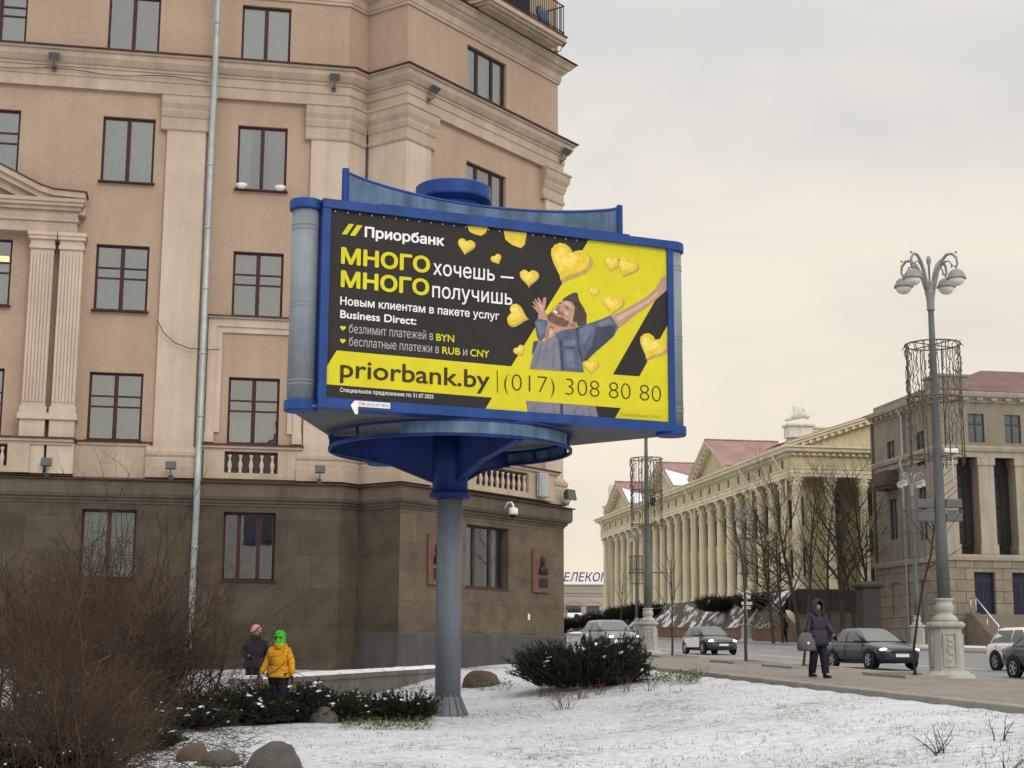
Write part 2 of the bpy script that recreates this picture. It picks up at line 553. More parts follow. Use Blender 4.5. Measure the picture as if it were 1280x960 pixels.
bank(38.72, 41.72, 112.0, 182.0, zb_side, bank_m, .25, .5)
bank(38.8, 75.0, 104.0, 113.55, zb_front, earth_m, .8, .6)
kerb_m = mat('kerb_stone', (0.29, 0.275, 0.25), 0.8, 0.15, 2.0, fine=0.1)
tag(obj('sidewalk', strip('s', N_LAWN + .16, N_KERB - .18, -40, 330, 0.0, paver), paver), kind='structure')
tag(obj('sidewalk', strip('s', N_FAR + .18, N_BANK + 1.0, -40, 330, 0.0, paver), paver), kind='structure')
def road_dz(n):
    return -.13 - .27 * smooth(0, 6, n - N_KERB) * (1 - smooth(8, 19, n - N_KERB))
rd = MB()
rss = rng(-40, 330, 4) + [330]; rns = rng(N_KERB - .02, N_FAR + .02, 1.0) + [N_FAR + .02]
rd.add([(*xy(s_, n_), plane_z(s_) + road_dz(n_)) for s_ in rss for n_ in rns], [(j * len(rns) + i, j * len(rns) + i + 1, (j + 1) * len(rns) + i + 1, (j + 1) * len(rns) + i) for j in range(len(rss) - 1) for i in range(len(rns) - 1)], True)
tag(obj('road', rd, asphalt), kind='structure')
def kerb(n0, n1, dz, name='kerb', dn=0.3):
    mb = MB()
    ss = rng(-40, 330, 1.0) + [330]
    a, b = ss[0], ss[-1]
    for a, b in zip(ss, ss[1:]):
        b2 = b - 0.012
        q = []
        for s in (a, b2):
            for n_, z_ in ((n0, -dn), (n0, dz - 0.02), (n0 + 0.02, dz), (n1 - 0.02, dz), (n1, dz - 0.02), (n1, -dn)):
                q.append((*xy(s, n_), plane_z(s) + z_))
        mb.loft([q[:6], q[6:]], closed=False, smooth=False)
    return tag(obj(name, mb, kerb_m), kind='structure')
kerb(N_LAWN, N_LAWN + .16, 0.09)
kerb(N_KERB - .18, N_KERB, 0.012, dn=.6)
kerb(N_FAR, N_FAR + .18, 0.012)
paint = mat('road_paint', (0.62, 0.62, 0.60), 0.6, 0.2, 3, fine=0.15)
mk = MB()
def mark(n_, w, s0, s1):
    e0, e1 = road_dz(n_) + .012, road_dz(n_ + w) + .012
    mk.add([(*xy(s0, n_), plane_z(s0) + e0), (*xy(s0, n_ + w), plane_z(s0) + e1), (*xy(s1, n_ + w), plane_z(s1) + e1), (*xy(s1, n_), plane_z(s1) + e0)], [(0, 1, 2, 3)])
for nn in (19.7, 23.0, 29.5, 32.8):
    s = -30
    while s < 300:
        mark(nn, 0.15, s, s + 3.0); s += 7.0
for nn in (26.1, 26.5, 16.9, 35.4): mark(nn, 0.14, -40, 320)
tag(obj('road_marking', mk, paint), kind='structure')

# ------------------------------------------------------------------ the stuccoed apartment house
a_, d_, c_ = dirv(79.1), dirv(35.6), dirv(125.6)
p1 = at(436.5, 60, 41.5)
GZ = -0.75                                     # foot of the walls, below the ground line
def flat(v): return Vector((v.x, v.y, 0))
P1 = flat(p1); P2 = P1 + d_ * 0.80; P3 = P2 + c_ * 1.50; P4 = P3 + d_ * 7.66
P0 = P1 - a_ * 15.0; P5 = P4 - c_ * 10.0; PB = P0 + Vector((-a_.y, a_.x, 0)) * 14
FA = (P1, R(90 - 79.1)); FB = (P1, R(90 - 35.6)); FC = (P2, R(90 - 125.6)); FD = (P3, R(90 - 35.6))
house = thing('apartment_building', 'tall beige stucco apartment building with dark stone ground floor and maroon windows', 'building', P1)
def hp(name, mb, m, fr=None):                 # a part of the house; fr = facade frame, else world plan coordinates
    if fr is None:
        mb.xf(Matrix.Translation(-P1)); return obj(name, mb, m, house)
    return obj(name, mb, m, house, fr[0] - P1, fr[1])
ZT = 25.0
COLS_A = [(-10.25, -8.85), (-6.68, -5.28), (-3.03, -1.66)]
ROWS = [(5.70, 7.53), (9.22, 11.05), (12.82, 14.68), (16.56, 18.25), (20.3, 22.1)]
holesA = [(u0, u1, z0, z1) for u0, u1 in COLS_A for z0, z1 in ROWS] + [(-13.9, -12.5, z0, z1) for z0, z1 in ROWS]
hp('wall', MB().wall(-15, 0, 4.5, ZT, holesA, 0, 0.24), stucco, FA)
holesD = [(2.80, 4.80, z0, z1) for z0, z1 in ((5.75, 7.55), (9.22, 11.05), (12.75, 14.56), (16.5, 18.2))] + [(2.9, 4.7, 19.75, 22.0)]
hp('wall', MB().wall(0, 7.66, 4.5, ZT, holesD, 0, 0.24), stucco, FD)
hp('wall', MB().wall(0, 0.80, 4.5, ZT, []), stucco, FB)
hp('wall', MB().wall(0, 1.50, 4.5, ZT, []), stucco, FC)
bk = MB()
for q0, q1 in ((P4, P5), (P5, PB), (PB, P0)):
    bk.add([(q0.x, q0.y, GZ), (q1.x, q1.y, GZ), (q1.x, q1.y, ZT), (q0.x, q0.y, ZT)], [(0, 1, 2, 3)])
hp('wall', bk, stucco)
hp('roof', MB().add([(p.x, p.y, ZT) for p in (P0, P1, P2, P3, P4, P5, PB)], [tuple(range(7))]), flash_m)
# dark rooms behind the windows
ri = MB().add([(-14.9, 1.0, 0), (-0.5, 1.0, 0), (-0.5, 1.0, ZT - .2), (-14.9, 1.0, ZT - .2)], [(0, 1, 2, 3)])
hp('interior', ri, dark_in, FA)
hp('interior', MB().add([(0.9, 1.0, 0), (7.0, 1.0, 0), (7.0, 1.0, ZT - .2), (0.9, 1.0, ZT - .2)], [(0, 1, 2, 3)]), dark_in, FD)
# stone ground floor, 0.12 m proud of the wall
PR = 0.12
holesA0 = [(u0, u1, 2.05, 3.86) for u0, u1 in COLS_A] + [(-13.9, -12.5, 2.05, 3.86)]
hp('plinth', MB().wall(-15, 0.048, GZ, 4.1, holesA0, -PR, 0.3), plinth_m, FA)
mb = MB().wall(-0.048, 0.80, GZ, 4.1, [], -PR)
hp('plinth', mb, plinth_m, FB)
hp('plinth', MB().wall(-PR, 1.50 + PR, 0.72, 4.1, [], -PR), plinth_m, FC)
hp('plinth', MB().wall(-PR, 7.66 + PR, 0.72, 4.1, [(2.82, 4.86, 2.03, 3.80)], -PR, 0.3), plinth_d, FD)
sw = [tuple(P2 - d_ * 0.0), tuple(P3), tuple(P4), tuple(P4 - c_ * 3)]
hp('base_course', MB().sweep([(0.0, GZ), (PR + .05, GZ), (PR + .05, 0.69), (PR + .02, 0.72), (0, 0.72)], sw), granite)
MAIN = [tuple(P0), tuple(P1), tuple(P2), tuple(P3), tuple(P4), tuple(P5)]
hp('plinth_cornice', MB().sweep([(0, 4.02), (PR + .03, 4.02), (PR + .03, 4.07), (PR + .09, 4.10), (PR + .09, 4.16), (PR + .16, 4.18), (PR + .20, 4.26), (PR + .20, 4.60), (0, 4.62)], MAIN),
   mat('plinth_cornice_stone', (0.125, 0.10, 0.078), 0.7, 0.15, 1.5, streak=0.3, fine=0.1))
hp('flashing', MB().sweep([(0, 4.625), (PR + .27, 4.605), (PR + .27, 4.64), (0, 4.72)], MAIN), flash_m)
# zone of pedestals between ground floor and first sills
hp('pedestal_course', MB().sweep([(0, 4.70), (.05, 4.70), (.05, 5.56), (0, 5.60)], MAIN), trim)
hp('main_cornice', MB().sweep([(0, 15.39), (.13, 15.39), (.13, 15.70), (.16, 15.72), (.16, 15.95), (.20, 15.97), (.20, 16.02), (.26, 16.06), (.36, 16.2), (.38, 16.34), (.44, 16.36), (.44, 16.42), (0, 16.42)], MAIN), trim)
hp('flashing', MB().sweep([(0, 16.43), (.50, 16.425), (.50, 16.46), (0, 16.53)], MAIN), flash_m)
hp('upper_cornice', MB().sweep([(0, 18.45), (.05, 18.45), (.05, 18.52), (.08, 18.55), (.10, 18.75), (.22, 18.86), (.24, 18.92), (.30, 18.94), (.38, 19.06), (.42, 19.08), (.42, 19.14), (0, 19.14)], MAIN), trim)
hp('flashing', MB().sweep([(0, 19.15), (.48, 19.145), (.48, 19.18), (0, 19.25)], MAIN), flash_m)
hp('eaves_cornice', MB().sweep([(0, 24.3), (.2, 24.3), (.3, 24.6), (.7, 24.7), (.7, 25.0), (0, 25.05)], MAIN), trim)
# pilasters
def pilaster(path, z0=5.5, z1=15.39, e0=.17, e1=.17):
    q = [Vector(p) for p in path]
    wide = list(path); wide[0] = tuple(q[0] + (q[0] - q[1]).normalized() * e0); wide[-1] = tuple(q[-1] + (q[-1] - q[-2]).normalized() * e1)
    d = MB().sweep([(0, z0), (.11, z0), (.11, z1), (0, z1)], path)
    ob = hp('pilaster', d, pil_m)
    def ch(name, mb_):
        mb_.xf(Matrix.Translation(-P1)); return obj(name, mb_, trim, ob)
    ch('capital', MB().sweep([(0, 14.36), (.14, 14.36), (.16, 14.40), (.16, 14.47), (.13, 14.50), (.13, 14.72), (.16, 14.75), (.20, 14.90), (.20, 14.96), (.27, 15.10), (.29, 15.22), (.29, 15.30), (.33, 15.33), (.33, 15.385), (0, 15.385)], wide))
    ch('pilaster_base', MB().sweep([(0, 4.72), (.24, 4.72), (.24, 5.05), (.21, 5.07), (.21, 5.22), (.18, 5.27), (.22, 5.33), (.22, 5.42), (.16, 5.50), (.13, 5.56), (0, 5.56)], wide))
    return ob
def ua(u): return tuple(P1 + a_ * u)
def ud(u): return tuple(P3 + d_ * u)
pilaster([ua(-4.95), ua(-3.90)])
pilaster([ua(-1.0), ua(0), tuple(P1 + d_ * 0.68)], e1=0)
pilaster([tuple(P2 + c_ * 0.22), tuple(P3), ud(1.0)], e0=0)
pilaster([ud(6.80), ud(7.66), tuple(P4 - c_ * 0.9)])
# windows ------------------------------------------------------------
WC = {}
def win_meshes(w, h, style, fm):
    k = (round(w, 2), round(h, 2), style, fm.name)
    if k in WC: return WC[k]
    fr = MB(); t = 0.065
    fr.box(0, w, -.03, .04, 0, t); fr.box(0, w, -.03, .04, h - t, h); fr.box(0, t, -.03, .04, t, h - t); fr.box(w - t, w, -.03, .04, t, h - t)
    if style in ('two', 'six'):
        fr.box(w / 2 - .055, w / 2 + .055, -.035, .04, t, h - t)
    if style == 'six':
        for z in (h * .50, h * .655):
            fr.box(t, w / 2 - .055, -.028, .035, z - .022, z + .022); fr.box(w / 2 + .055, w - t, -.028, .035, z - .022, z + .022)
    if style == 'three':
        for u in (w * .30, w * .68): fr.box(u - .055, u + .055, -.035, .04, t, h - t)
    if style == 'four':
        fr.box(w / 2 - .05, w / 2 + .05, -.035, .04, t, h - t); 
        for z in (h * .74,): fr.box(t, w / 2 - .05, -.028, .035, z - .03, z + .03); fr.box(w / 2 + .05, w - t, -.028, .035, z - .03, z + .03)
    fr.box(-.05, w + .05, -.26, -.03, -.045, -.005)
    bd = MB()
    panes = [(t, w - t)] if style not in ('two', 'six', 'four') else [(t, w / 2 - .055), (w / 2 + .055, w - t)]
    if style == 'three': panes = [(t, w * .30 - .055), (w * .30 + .055, w * .68 - .055), (w * .68 + .055, w - t)]
    for a, b in panes:
        for q in ((a, a + .018, t, h - t), (b - .018, b, t, h - t), (a + .018, b - .018, t, t + .018), (a + .018, b - .018, h - t - .018, h - t)):
            bd.box(q[0], q[1], .012, .03, q[2], q[3])
    pa = MB().add([(t * .5, .0, t * .5), (w - t * .5, .0, t * .5), (w - t * .5, .0, h - t * .5), (t * .5, .0, h - t * .5)], [(0, 1, 2, 3)])
    WC[k] = (fr.mesh('window'), pa.mesh('pane'), bd.mesh('glazing_bead'))
    return WC[k]
def curtain_mesh(u0, u1, z0, z1, y, folds=True):
    mb = MB(); n = max(2, int((u1 - u0) / .05))
    pts = [(u0 + (u1 - u0) * i / n, y + (0.025 * math.sin(i * 1.9 + u0 * 7) if folds else 0)) for i in range(n + 1)]
    mb.add([(p[0], p[1], z) for z in (z0, z1) for p in pts], [(i, i + 1, n + 2 + i, n + 1 + i) for i in range(n)], folds)
    return mb
def window(fr, u0, u1, z0, z1, style, cur='net', depth=0.13, fm=None, root=None, base=None, gl=None):
    fm = fm or winframe
    root = root or house; base = P1 if base is None else base
    me, pa, bd = win_meshes(u1 - u0, z1 - z0, style, fm)
    loc = fr[0] - base + Matrix.Rotation(fr[1], 3, 'Z') @ Vector((u0, depth, z0))
    o = link('window', me, fm, root, loc, fr[1])
    link('pane', pa, gl or glass, o); link('glazing_bead', bd, white_pvc, o)
    w, h = u1 - u0, z1 - z0
    if cur == 'net': obj('curtain', curtain_mesh(.03, w - .03, .04, h - .03, .07), curtain, o)
    if cur == 'half': obj('curtain', curtain_mesh(.03, w - .03, .04, h * .55, .07), curtain, o); obj('blind', curtain_mesh(.03, w - .03, h * .55, h - .03, .1, False), blind, o)
    if cur == 'blind': obj('blind', curtain_mesh(.03, w - .03, h * .62, h - .03, .14, False), blind, o); obj('curtain', curtain_mesh(.03, w - .03, .04, h * .9, .22), drape, o)
    if cur == 'drape': obj('curtain', curtain_mesh(.03, w - .03, .04, h - .03, .08), drape, o)
    if cur == 'sides': obj('curtain', curtain_mesh(.03, w * .3, .04, h - .03, .07), curtain, o); obj('curtain', curtain_mesh(w * .62, w - .03, .04, h - .03, .07), drape, o)
    if cur == 'lit':
        obj('curtain', curtain_mesh(.03, w - .03, .04, h * .62, .07), curtain, o)
        obj('ceiling_light', MB().box(w * .1, w * .9, .3, .5, h * .72, h * .8), mat('lit_ceiling_lamp', (.9, .7, .4), .5, .05, 2, emit=((1, .66, .25), 1.6)), o)
    if cur == 'dark': pass
    if cur == 'low': obj('curtain', curtain_mesh(.03, w * .55, .04, h * .4, .07), curtain, o)
    if cur == 'full': obj('blind', curtain_mesh(.03, w - .03, .04, h - .03, .13, False), blind, o)
    return o
curA = [['net', 'lit', 'net', 'half', 'net'], ['drape', 'half', 'half', 'drape', 'net'], ['low', 'blind', 'sides', 'half', 'net']]
for i, (u0, u1) in enumerate(COLS_A + [(-13.9, -12.5)]):
    for j, (z0, z1) in enumerate(ROWS):
        st = 'two' if j in (2, 3, 4) else 'six'
        if i == 0: st = 'six'
        if i == 2 and j == 0: st = 'six'
        window(FA, u0, u1, z0, z1, st, curA[i % 3][j])
    window(FA, u0, u1, 2.05, 3.86, 'two' if i != 2 else 'three', ('sides', 'half', 'dark', 'net')[i], 0.10, gl=glass_low)
for j, (u0, u1, z0, z1) in enumerate(holesD):
    window(FD, u0, u1, z0, z1, 'three', ('net', 'net', 'sides', 'full', 'net')[j])
window(FD, 2.82, 4.86, 2.03, 3.80, 'three', 'sides', 0.12, fm=winframe2, gl=glass_low)
lamp_panel = None
# moulded frame and blind panel round the second-column first-floor window
mf = MB()
for (u0, u1, z0, z1, y) in ((-3.62, -3.40, 6.0, 9.12, -.10), (-1.28, -1.06, 6.0, 9.12, -.10), (-3.40, -1.28, 8.90, 9.12, -.10),
                            (-3.40, -3.24, 6.0, 8.90, -.06), (-1.44, -1.28, 6.0, 8.90, -.06), (-3.24, -1.44, 8.74, 8.90, -.06)):
    mf.box(u0, u1, y, 0.01, z0, z1)
for u in (-3.51, -1.17): mf.box(u - .13, u + .13, -.13, 0.012, 5.72, 6.0)
mf.box(-3.70, -0.98, -.17, .012, 9.125, 9.17)
hp('window_surround', mf, pil_m, FA)
hp('flashing', MB().box(-3.74, -0.95, -.22, .013, 9.172, 9.20), flash_m, FA)
# sill ledges and baluster panels
def ledge(fr, u0, u1, out=.26):
    hp('ledge', MB().box(u0, u1, -out, .01, 5.56, 5.63).box(u0 + .04, u1 - .04, -out + .06, .01, 5.48, 5.558), trim, fr)
    hp('flashing', MB().box(u0 - .04, u1 + .04, -out - .04, .012, 5.632, 5.675), flash_m, fr)
ledge(FA, -3.72, -1.02, .22)
ledge(FA, -12.1, -6.96, .5)
ledge(FA, -6.9, -5.02, .09)
ledge(FD, 1.6, 7.0, .5)
bal_prof = [(.05, 0), (.05, .05), (.03, .07), (.055, .14), (.065, .20), (.055, .26), (.03, .36), (.028, .40), (.05, .44), (.05, .49)]
balus_me = MB().lathe(bal_prof, 10).mesh('baluster')
recess_shade_m = mat('painted_recess_shade', (0.06, 0.05, 0.045), 0.9, 0.2, 2)
def balusters(fr, u0, u1, n, z, y, bz=.9):
    loc0 = fr[0] - P1; rt = Matrix.Rotation(fr[1], 3, 'Z')
    for i in range(n):
        u = u0 + (u1 - u0) * (i + .5) / n
        o = link('baluster', balus_me, pil_m, house, loc0 + rt @ Vector((u, y, z)))
def bal_panel(fr, u0, u1, n, out):
    # solid ends, open middle, flat dark sheet behind paints in the shade
    mbp = MB()
    mbp.box(u0 - .55, u0, -out, .01, 4.74, 5.478); mbp.box(u1, u1 + .55, -out, .01, 4.74, 5.478)
    mbp.box(u0, u1, -out, .01, 4.74, 4.90)
    hp('parapet', mbp, trim, fr)
    hp('recess_shade', MB().add([(u0, -.053, 4.9), (u1, -.053, 4.9), (u1, -.053, 5.478), (u0, -.053, 5.478)], [(0, 1, 2, 3)]), recess_shade_m, fr)
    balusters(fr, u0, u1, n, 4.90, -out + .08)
bal_panel(FA, -3.07, -1.66, 5, .18)
bal_panel(FD, 2.7, 5.4, 10, .46)
bal_panel(FA, -10.4, -8.6, 7, .46)
hp('parapet', MB().box(5.96, 6.75, -.46, .01, 4.74, 5.475), trim, FD)
# portal with fluted double pilasters and a pediment -----------------------
for cu in (-8.04, -7.29, -11.06, -11.81):
    w = .33; po = MB(); ca = MB(); pb = MB()
    po.box(cu - w + .03, cu + w - .03, -.33, .01, 6.5, 10.75)
    for k in range(7):
        uu = cu - w + .03 + (2 * w - .06) * (k + .5) / 7
        po.box(uu - .027, uu + .027, -.365, -.33, 6.62, 10.62)
    ca.box(cu - w, cu + w, -.39, .012, 10.752, 10.85); ca.box(cu - w + .02, cu + w - .02, -.36, .012, 10.852, 11.0)
    ca.box(cu - w - .03, cu + w + .03, -.43, .012, 11.002, 11.10); ca.box(cu - w - .06, cu + w + .06, -.46, .012, 11.102, 11.20)
    pb.box(cu - w - .05, cu + w + .05, -.44, .012, 6.15, 6.32); pb.box(cu - w - .01, cu + w + .01, -.39, .012, 6.322, 6.498)
    pb.box(cu - w - .01, cu + w + .01, -.39, .012, 4.74, 5.55); pb.box(cu - w + .01, cu + w - .01, -.37, .012, 5.68, 6.148)
    o = hp('fluted_pilaster', po, pil_m, FA); obj('capital', ca, pil_m, o); obj('pedestal', pb, pil_m, o)
pe = MB()
y1 = .014
for (o, z0, z1) in ((.40, 11.203, 11.36), (.37, 11.362, 11.50), (.42, 11.502, 11.58), (.38, 11.582, 11.80), (.48, 11.802, 11.90), (.56, 11.902, 12.0), (.60, 12.002, 12.10)):
    pe.box(-11.62 - o * .8, -7.48 + o * .8, -o, y1, z0, z1)
for cu, s in ((-9.55, 1),):
    for (o, t0, t1) in ((.60, 0, .16), (.50, -.16, -.002), (.36, -.40, -.162)):
        for sg in (-1, 1):
            pts = []
            path = [(2.56, 12.12), (1.75, 12.16), (1.4, 12.26), (0, 12.93)]
            lo = [(cu + sg * x, -o, z + t0) for x, z in path]; hi = [(cu + sg * x, -o, z + t1) for x, z in path]
            lo2 = [(q[0], y1, q[2]) for q in lo]; hi2 = [(q[0], y1, q[2]) for q in hi]
            rings = [[lo[i], hi[i], hi2[i], lo2[i]] for i in range(4)]
            pe.loft(rings, smooth=False)
    pe.add([(cu - 2.3, -.2, 12.1), (cu + 2.3, -.2, 12.1), (cu, -.2, 12.85)], [(0, 1, 2)])
hp('pediment', pe, trim, FA)
fl = MB()
for sg in (-1, 1):
    path = [(2.60, 12.282), (1.75, 12.322), (1.4, 12.424), (0, 13.094)]
    fl.loft([[(-9.55 + sg * x, -.64, z), (-9.55 + sg * x, -.64, z + .03), (-9.55 + sg * x, y1, z + .03), (-9.55 + sg * x, y1, z)] for x, z in path], smooth=False)
hp('flashing', fl, flash_m, FA)
# downpipe ---------------------------------------------------------------
dp = MB()
rt = Matrix.Rotation(FA[1], 3, 'Z')
def fa(u, y, z): return P1 + rt @ Vector((u, y, z))
dp.tube([fa(-3.72, -.60, 24.6), fa(-3.72, -.60, 19.4), fa(-3.72, -.55, 16.6), fa(-3.72, -.52, 16.2), fa(-3.73, -.30, 15.1), fa(-3.74, -.22, 14.2), fa(-3.75, -.22, 5.6), fa(-3.75, -.34, 5.2), fa(-3.75, -.45, 4.75), fa(-3.75, -.42, 4.2), fa(-3.75, -.22, 3.9), fa(-3.78, -.22, .9), fa(-3.85, -.22, GZ + .1)], .085, 12)
for z in (22, 20.2, 17.4, 15.3, 13.4, 11.6, 9.9, 8.1, 6.4, 5.35, 2.9, 1.6):
    y = -.60 if z > 19 else (-.57 if z > 16.6 else (-.32 if z > 15 else -.22))
    dp.lathe([(.095, -.03), (.1, 0), (.095, .03)], 12, fa(-3.75 if z < 15 else -3.72, y, z))
o = hp('downpipe', dp, zinc)
# balcony on the side facade
bz = 19.30
hp('balcony', MB().box(2.55, 6.62, -1.02, .01, bz, bz + .16).box(2.62, 6.55, -.93, .012, bz - .08, bz - .002).box(2.72, 6.44, -.8, .011, bz - .15, bz - .082), trim, FD)
hp('flashing', MB().box(2.50, 6.67, -1.06, .013, bz + .162, bz + .20), flash_m, FD)
rl = MB()
for zz in (bz + .3, bz + 1.2): rl.box(2.6, 6.57, -.99, -.96, zz, zz + .03); rl.box(2.6, 2.63, -.96, 0, zz, zz + .03); rl.box(6.54, 6.57, -.96, 0, zz, zz + .03)
for k in range(34): u = 2.61 + 3.93 * k / 33; rl.box(u - .009, u + .009, -.984, -.966, bz + .2, bz + 1.2)
for k in range(8): 
    y = -.96 + .95 * k / 8
    for u in (2.615, 6.555): rl.box(u - .009, u + .009, y - .009, y + .009, bz + .2, bz + 1.2)
hp('railing', rl, black_iron, FD)

# ------------------------------------------------------------------ things fixed on the house
floodm = mat('floodlight_housing', (0.10, 0.105, 0.11), 0.5, 0.2, 5)
def floodlight(p, out, label, tilt=-0.3, sc=.82):
    az = math.atan2(out.y, out.x)
    t = thing('floodlight', label, 'floodlight', p, az, 'floodlights on the cornices')
    arm = MB().tube([(-.02, 0, 0), (.16, 0, .02), (.22, 0, .12), (.22, 0, .2)], .016, 6).box(-.02, .0, -.06, .06, -.06, .06)
    obj('bracket', arm, floodm, t)
    hd = MB().loft([[(-.10, -.12, -.09), (-.10, .12, -.09), (-.10, .12, .09), (-.10, -.12, .09)], [(.02, -.17, -.13), (.02, .17, -.13), (.02, .17, .13), (.02, -.17, .13)],
                    [(.06, -.17, -.13), (.06, .17, -.13), (.06, .17, .13), (.06, -.17, .13)]], smooth=False)
    for k in range(5): hd.box(-.13, -.08, -.1 + k * .045, -.09 + k * .045, -.07, .07)
    hd.xf(Matrix.Translation((.22, 0, .28)) @ Matrix.Rotation(tilt, 4, 'Y') @ Matrix.Scale(sc, 4))
    obj('lamp_head', hd, floodm, t)
    return t
def frame_pt(fr, u, y, z):
    return fr[0] + Matrix.Rotation(fr[1], 3, 'Z') @ Vector((u, y, z))
oA, oD = -Vector((-a_.y, a_.x, 0)), -Vector((-d_.y, d_.x, 0))
floodlight(frame_pt(FA, -8.03, -.2, 15.85), oA, 'grey floodlight on a bracket at the cornice near the left edge of the facade', .5)
floodlight(frame_pt(FA, -0.42, -.2, 15.85), oA, 'grey floodlight on the cornice just above the corner pilaster', .5)
floodlight(frame_pt(FD, 0.75, -.2, 15.75), oD, 'grey floodlight reaching out from the cornice of the narrow side facade', .9)
floodlight(frame_pt(FD, 7.55, -.2, 15.8), oD, 'small floodlight at the far end of the side facade cornice', .9)
floodlight(frame_pt(FD, 7.5, -.05, 19.5), oD, 'floodlight against the sky above the topmost side cornice', .9)
floodlight(frame_pt(FA, -4.45, -.33, 4.72), oA, 'black floodlight standing on the ledge below the tall pilaster beside the downpipe', -.4)
floodlight(frame_pt(FA, -7.6, -.33, 4.72), oA, 'snow dusted floodlight on the ledge below the fluted pilasters', -.4)
floodlight(frame_pt(FA, -0.55, -.36, 4.72), oA, 'floodlight on the ledge at the foot of the corner pilaster', -.4)
floodlight(frame_pt(FD, 7.45, -.36, 4.72), oD, 'large pale floodlight at the far end of the ground floor ledge', -.2, 1.25)
# dome camera under the ledge
t = thing('security_camera', 'white dome security camera hanging from the ledge above the ground floor window', 'camera', frame_pt(FD, 4.35, -.33, 4.35), FD[1])
obj('bracket', MB().tube([(0, 0, 0), (0, -.12, .16), (0, -.26, .16), (0, -.32, .06), (0, -.32, -.02)], .03, 8), white_pvc, t)
obj('housing', MB().lathe([(.05, .04), (.13, .0), (.14, -.14), (.12, -.18)], 14, (0, -.32, -.02)), white_pvc, t)
obj('dome', MB().sphere((0, -.32, -.2), .105, 12, 8), black_iron, t)
# cabinet on the ledge
t = thing('electrical_cabinet', 'grey electrical cabinet fixed beside the balustrade of the side facade', 'cabinet', frame_pt(FD, 5.95, -.5, 4.74), FD[1])
obj('box', MB().bevbox(-.22, .22, -.16, .0, .06, .78, .02), zinc, t)
obj('door', MB().box(-.19, .19, -.178, -.162, .1, .74), zinc, t)
# memorial plaques
plaque_m = mat('red_granite_plaque', (0.135, 0.075, 0.058), 0.45, 0.2, 5, fine=0.15)
bronze = mat('dark_bronze', (0.035, 0.030, 0.028), 0.45, 0.3, 6, metal=0.4)
def plaque(u0, u1, z0, z1, label):
    t = thing('memorial_plaque', label, 'plaque', frame_pt(FD, u0, -PR, z0), FD[1], 'memorial plaques on the stone ground floor')
    w, h = u1 - u0, z1 - z0
    obj('slab', MB().bevbox(0, w, -.06, .0, 0, h, .012), plaque_m, t)
    b = MB().sphere((w * .56, -.07, h * .72), .15, 12, 8, (.85, .45, 1.1))
    b.loft([[(w * .30, -.062, h * .42), (w * .84, -.062, h * .42), (w * .84, -.11, h * .42), (w * .30, -.11, h * .42)],
            [(w * .36, -.062, h * .56), (w * .78, -.062, h * .56), (w * .74, -.15, h * .56), (w * .40, -.15, h * .56)],
            [(w * .50, -.062, h * .64), (w * .64, -.062, h * .64), (w * .62, -.14, h * .64), (w * .52, -.14, h * .64)]], smooth=True)
    obj('relief_bust', b, bronze, t)
    tx = MB().box(w * .34, w * .86, -.075, -.061, h * .12, h * .33)
    obj('name_plate', tx, bronze, t)
plaque(1.05, 1.75, 2.02, 3.40, 'red granite plaque with bronze bust partly hidden behind the grey pole')
plaque(6.05, 6.92, 2.0, 3.30, 'red granite plaque with bronze bust right of the ground floor window')
tag(obj('notice', MB().box(5.85, 5.95, -PR - .012, -PR - .002, 1.18, 1.36), white_pvc, None, FD[0], FD[1]), 'tiny pale notice stuck on the stone ground floor wall', 'notice')
# flower bowls on a sill
for i, (u, lb) in enumerate(((-2.88, 'white flower bowl on the left end of a second floor sill'), (-1.83, 'white flower bowl on the right end of a second floor sill'))):
    t = thing('flower_bowl', lb, 'flower bowl', frame_pt(FA, u, -.12, 12.80), FA[1], 'bowls on a window sill')
    obj('bowl', MB().lathe([(.07, 0), (.13, .05), (.16, .13), (.15, .135), (.12, .08)], 14), white_pvc, t)
    obj('bracket', MB().box(-.2, .2, .0, .02, .0, .02), black_iron, t)
# clutter on the balcony
t = thing('bundle', 'dark wrapped bundle standing on the iron railed balcony', 'bundle', frame_pt(FD, 4.6, -.55, bz + .2), FD[1])
obj('cover', MB().bevbox(-.45, .45, -.25, .3, 0, .95, .12), mat('navy_tarp', (.03, .035, .055), .7, .3, 3, bmp=.4), t)
t = thing('satellite_dish', 'round blue and grey dish seen through the balcony railing', 'dish', frame_pt(FD, 5.75, -.75, bz + .65), FD[1])
obj('dish', MB().lathe([(.02, .06), (.2, .03), (.36, -.03), (.38, -.03), (.2, .06), (.02, .09)], 20).xf(Matrix.Rotation(R(80), 4, 'X')), mat('dish_blue', (.10, .14, .22), .5, .3, 4), t)
obj('mount', MB().tube([(0, .05, 0), (0, .1, -.2), (0, .1, -.44)], .02, 6), black_iron, t)
# cable sagging along the facade
tag(obj('cable', MB().tube([frame_pt(FA, u, -.16 - .06 * (abs(u + 4.4) < 1.2), z) for u, z in ((-4.98, 8.95), (-4.8, 8.62), (-4.5, 8.36), (-4.1, 8.22), (-3.9, 8.22), (-3.6, 8.2), (-3.3, 8.24))], .012, 5), black_iron),
    'thin black cable sagging across the pilaster to the downpipe', 'cable')
cab = [frame_pt(FA, u, -.22, 15.83 + .05 * math.sin(u * 2.2)) for u in [-9.6 + .3 * k for k in range(20)]]
tag(obj('cable', MB().tube(cab, .011, 5), black_iron), 'thin cable looping along the cornice under the floodlights', 'cable')

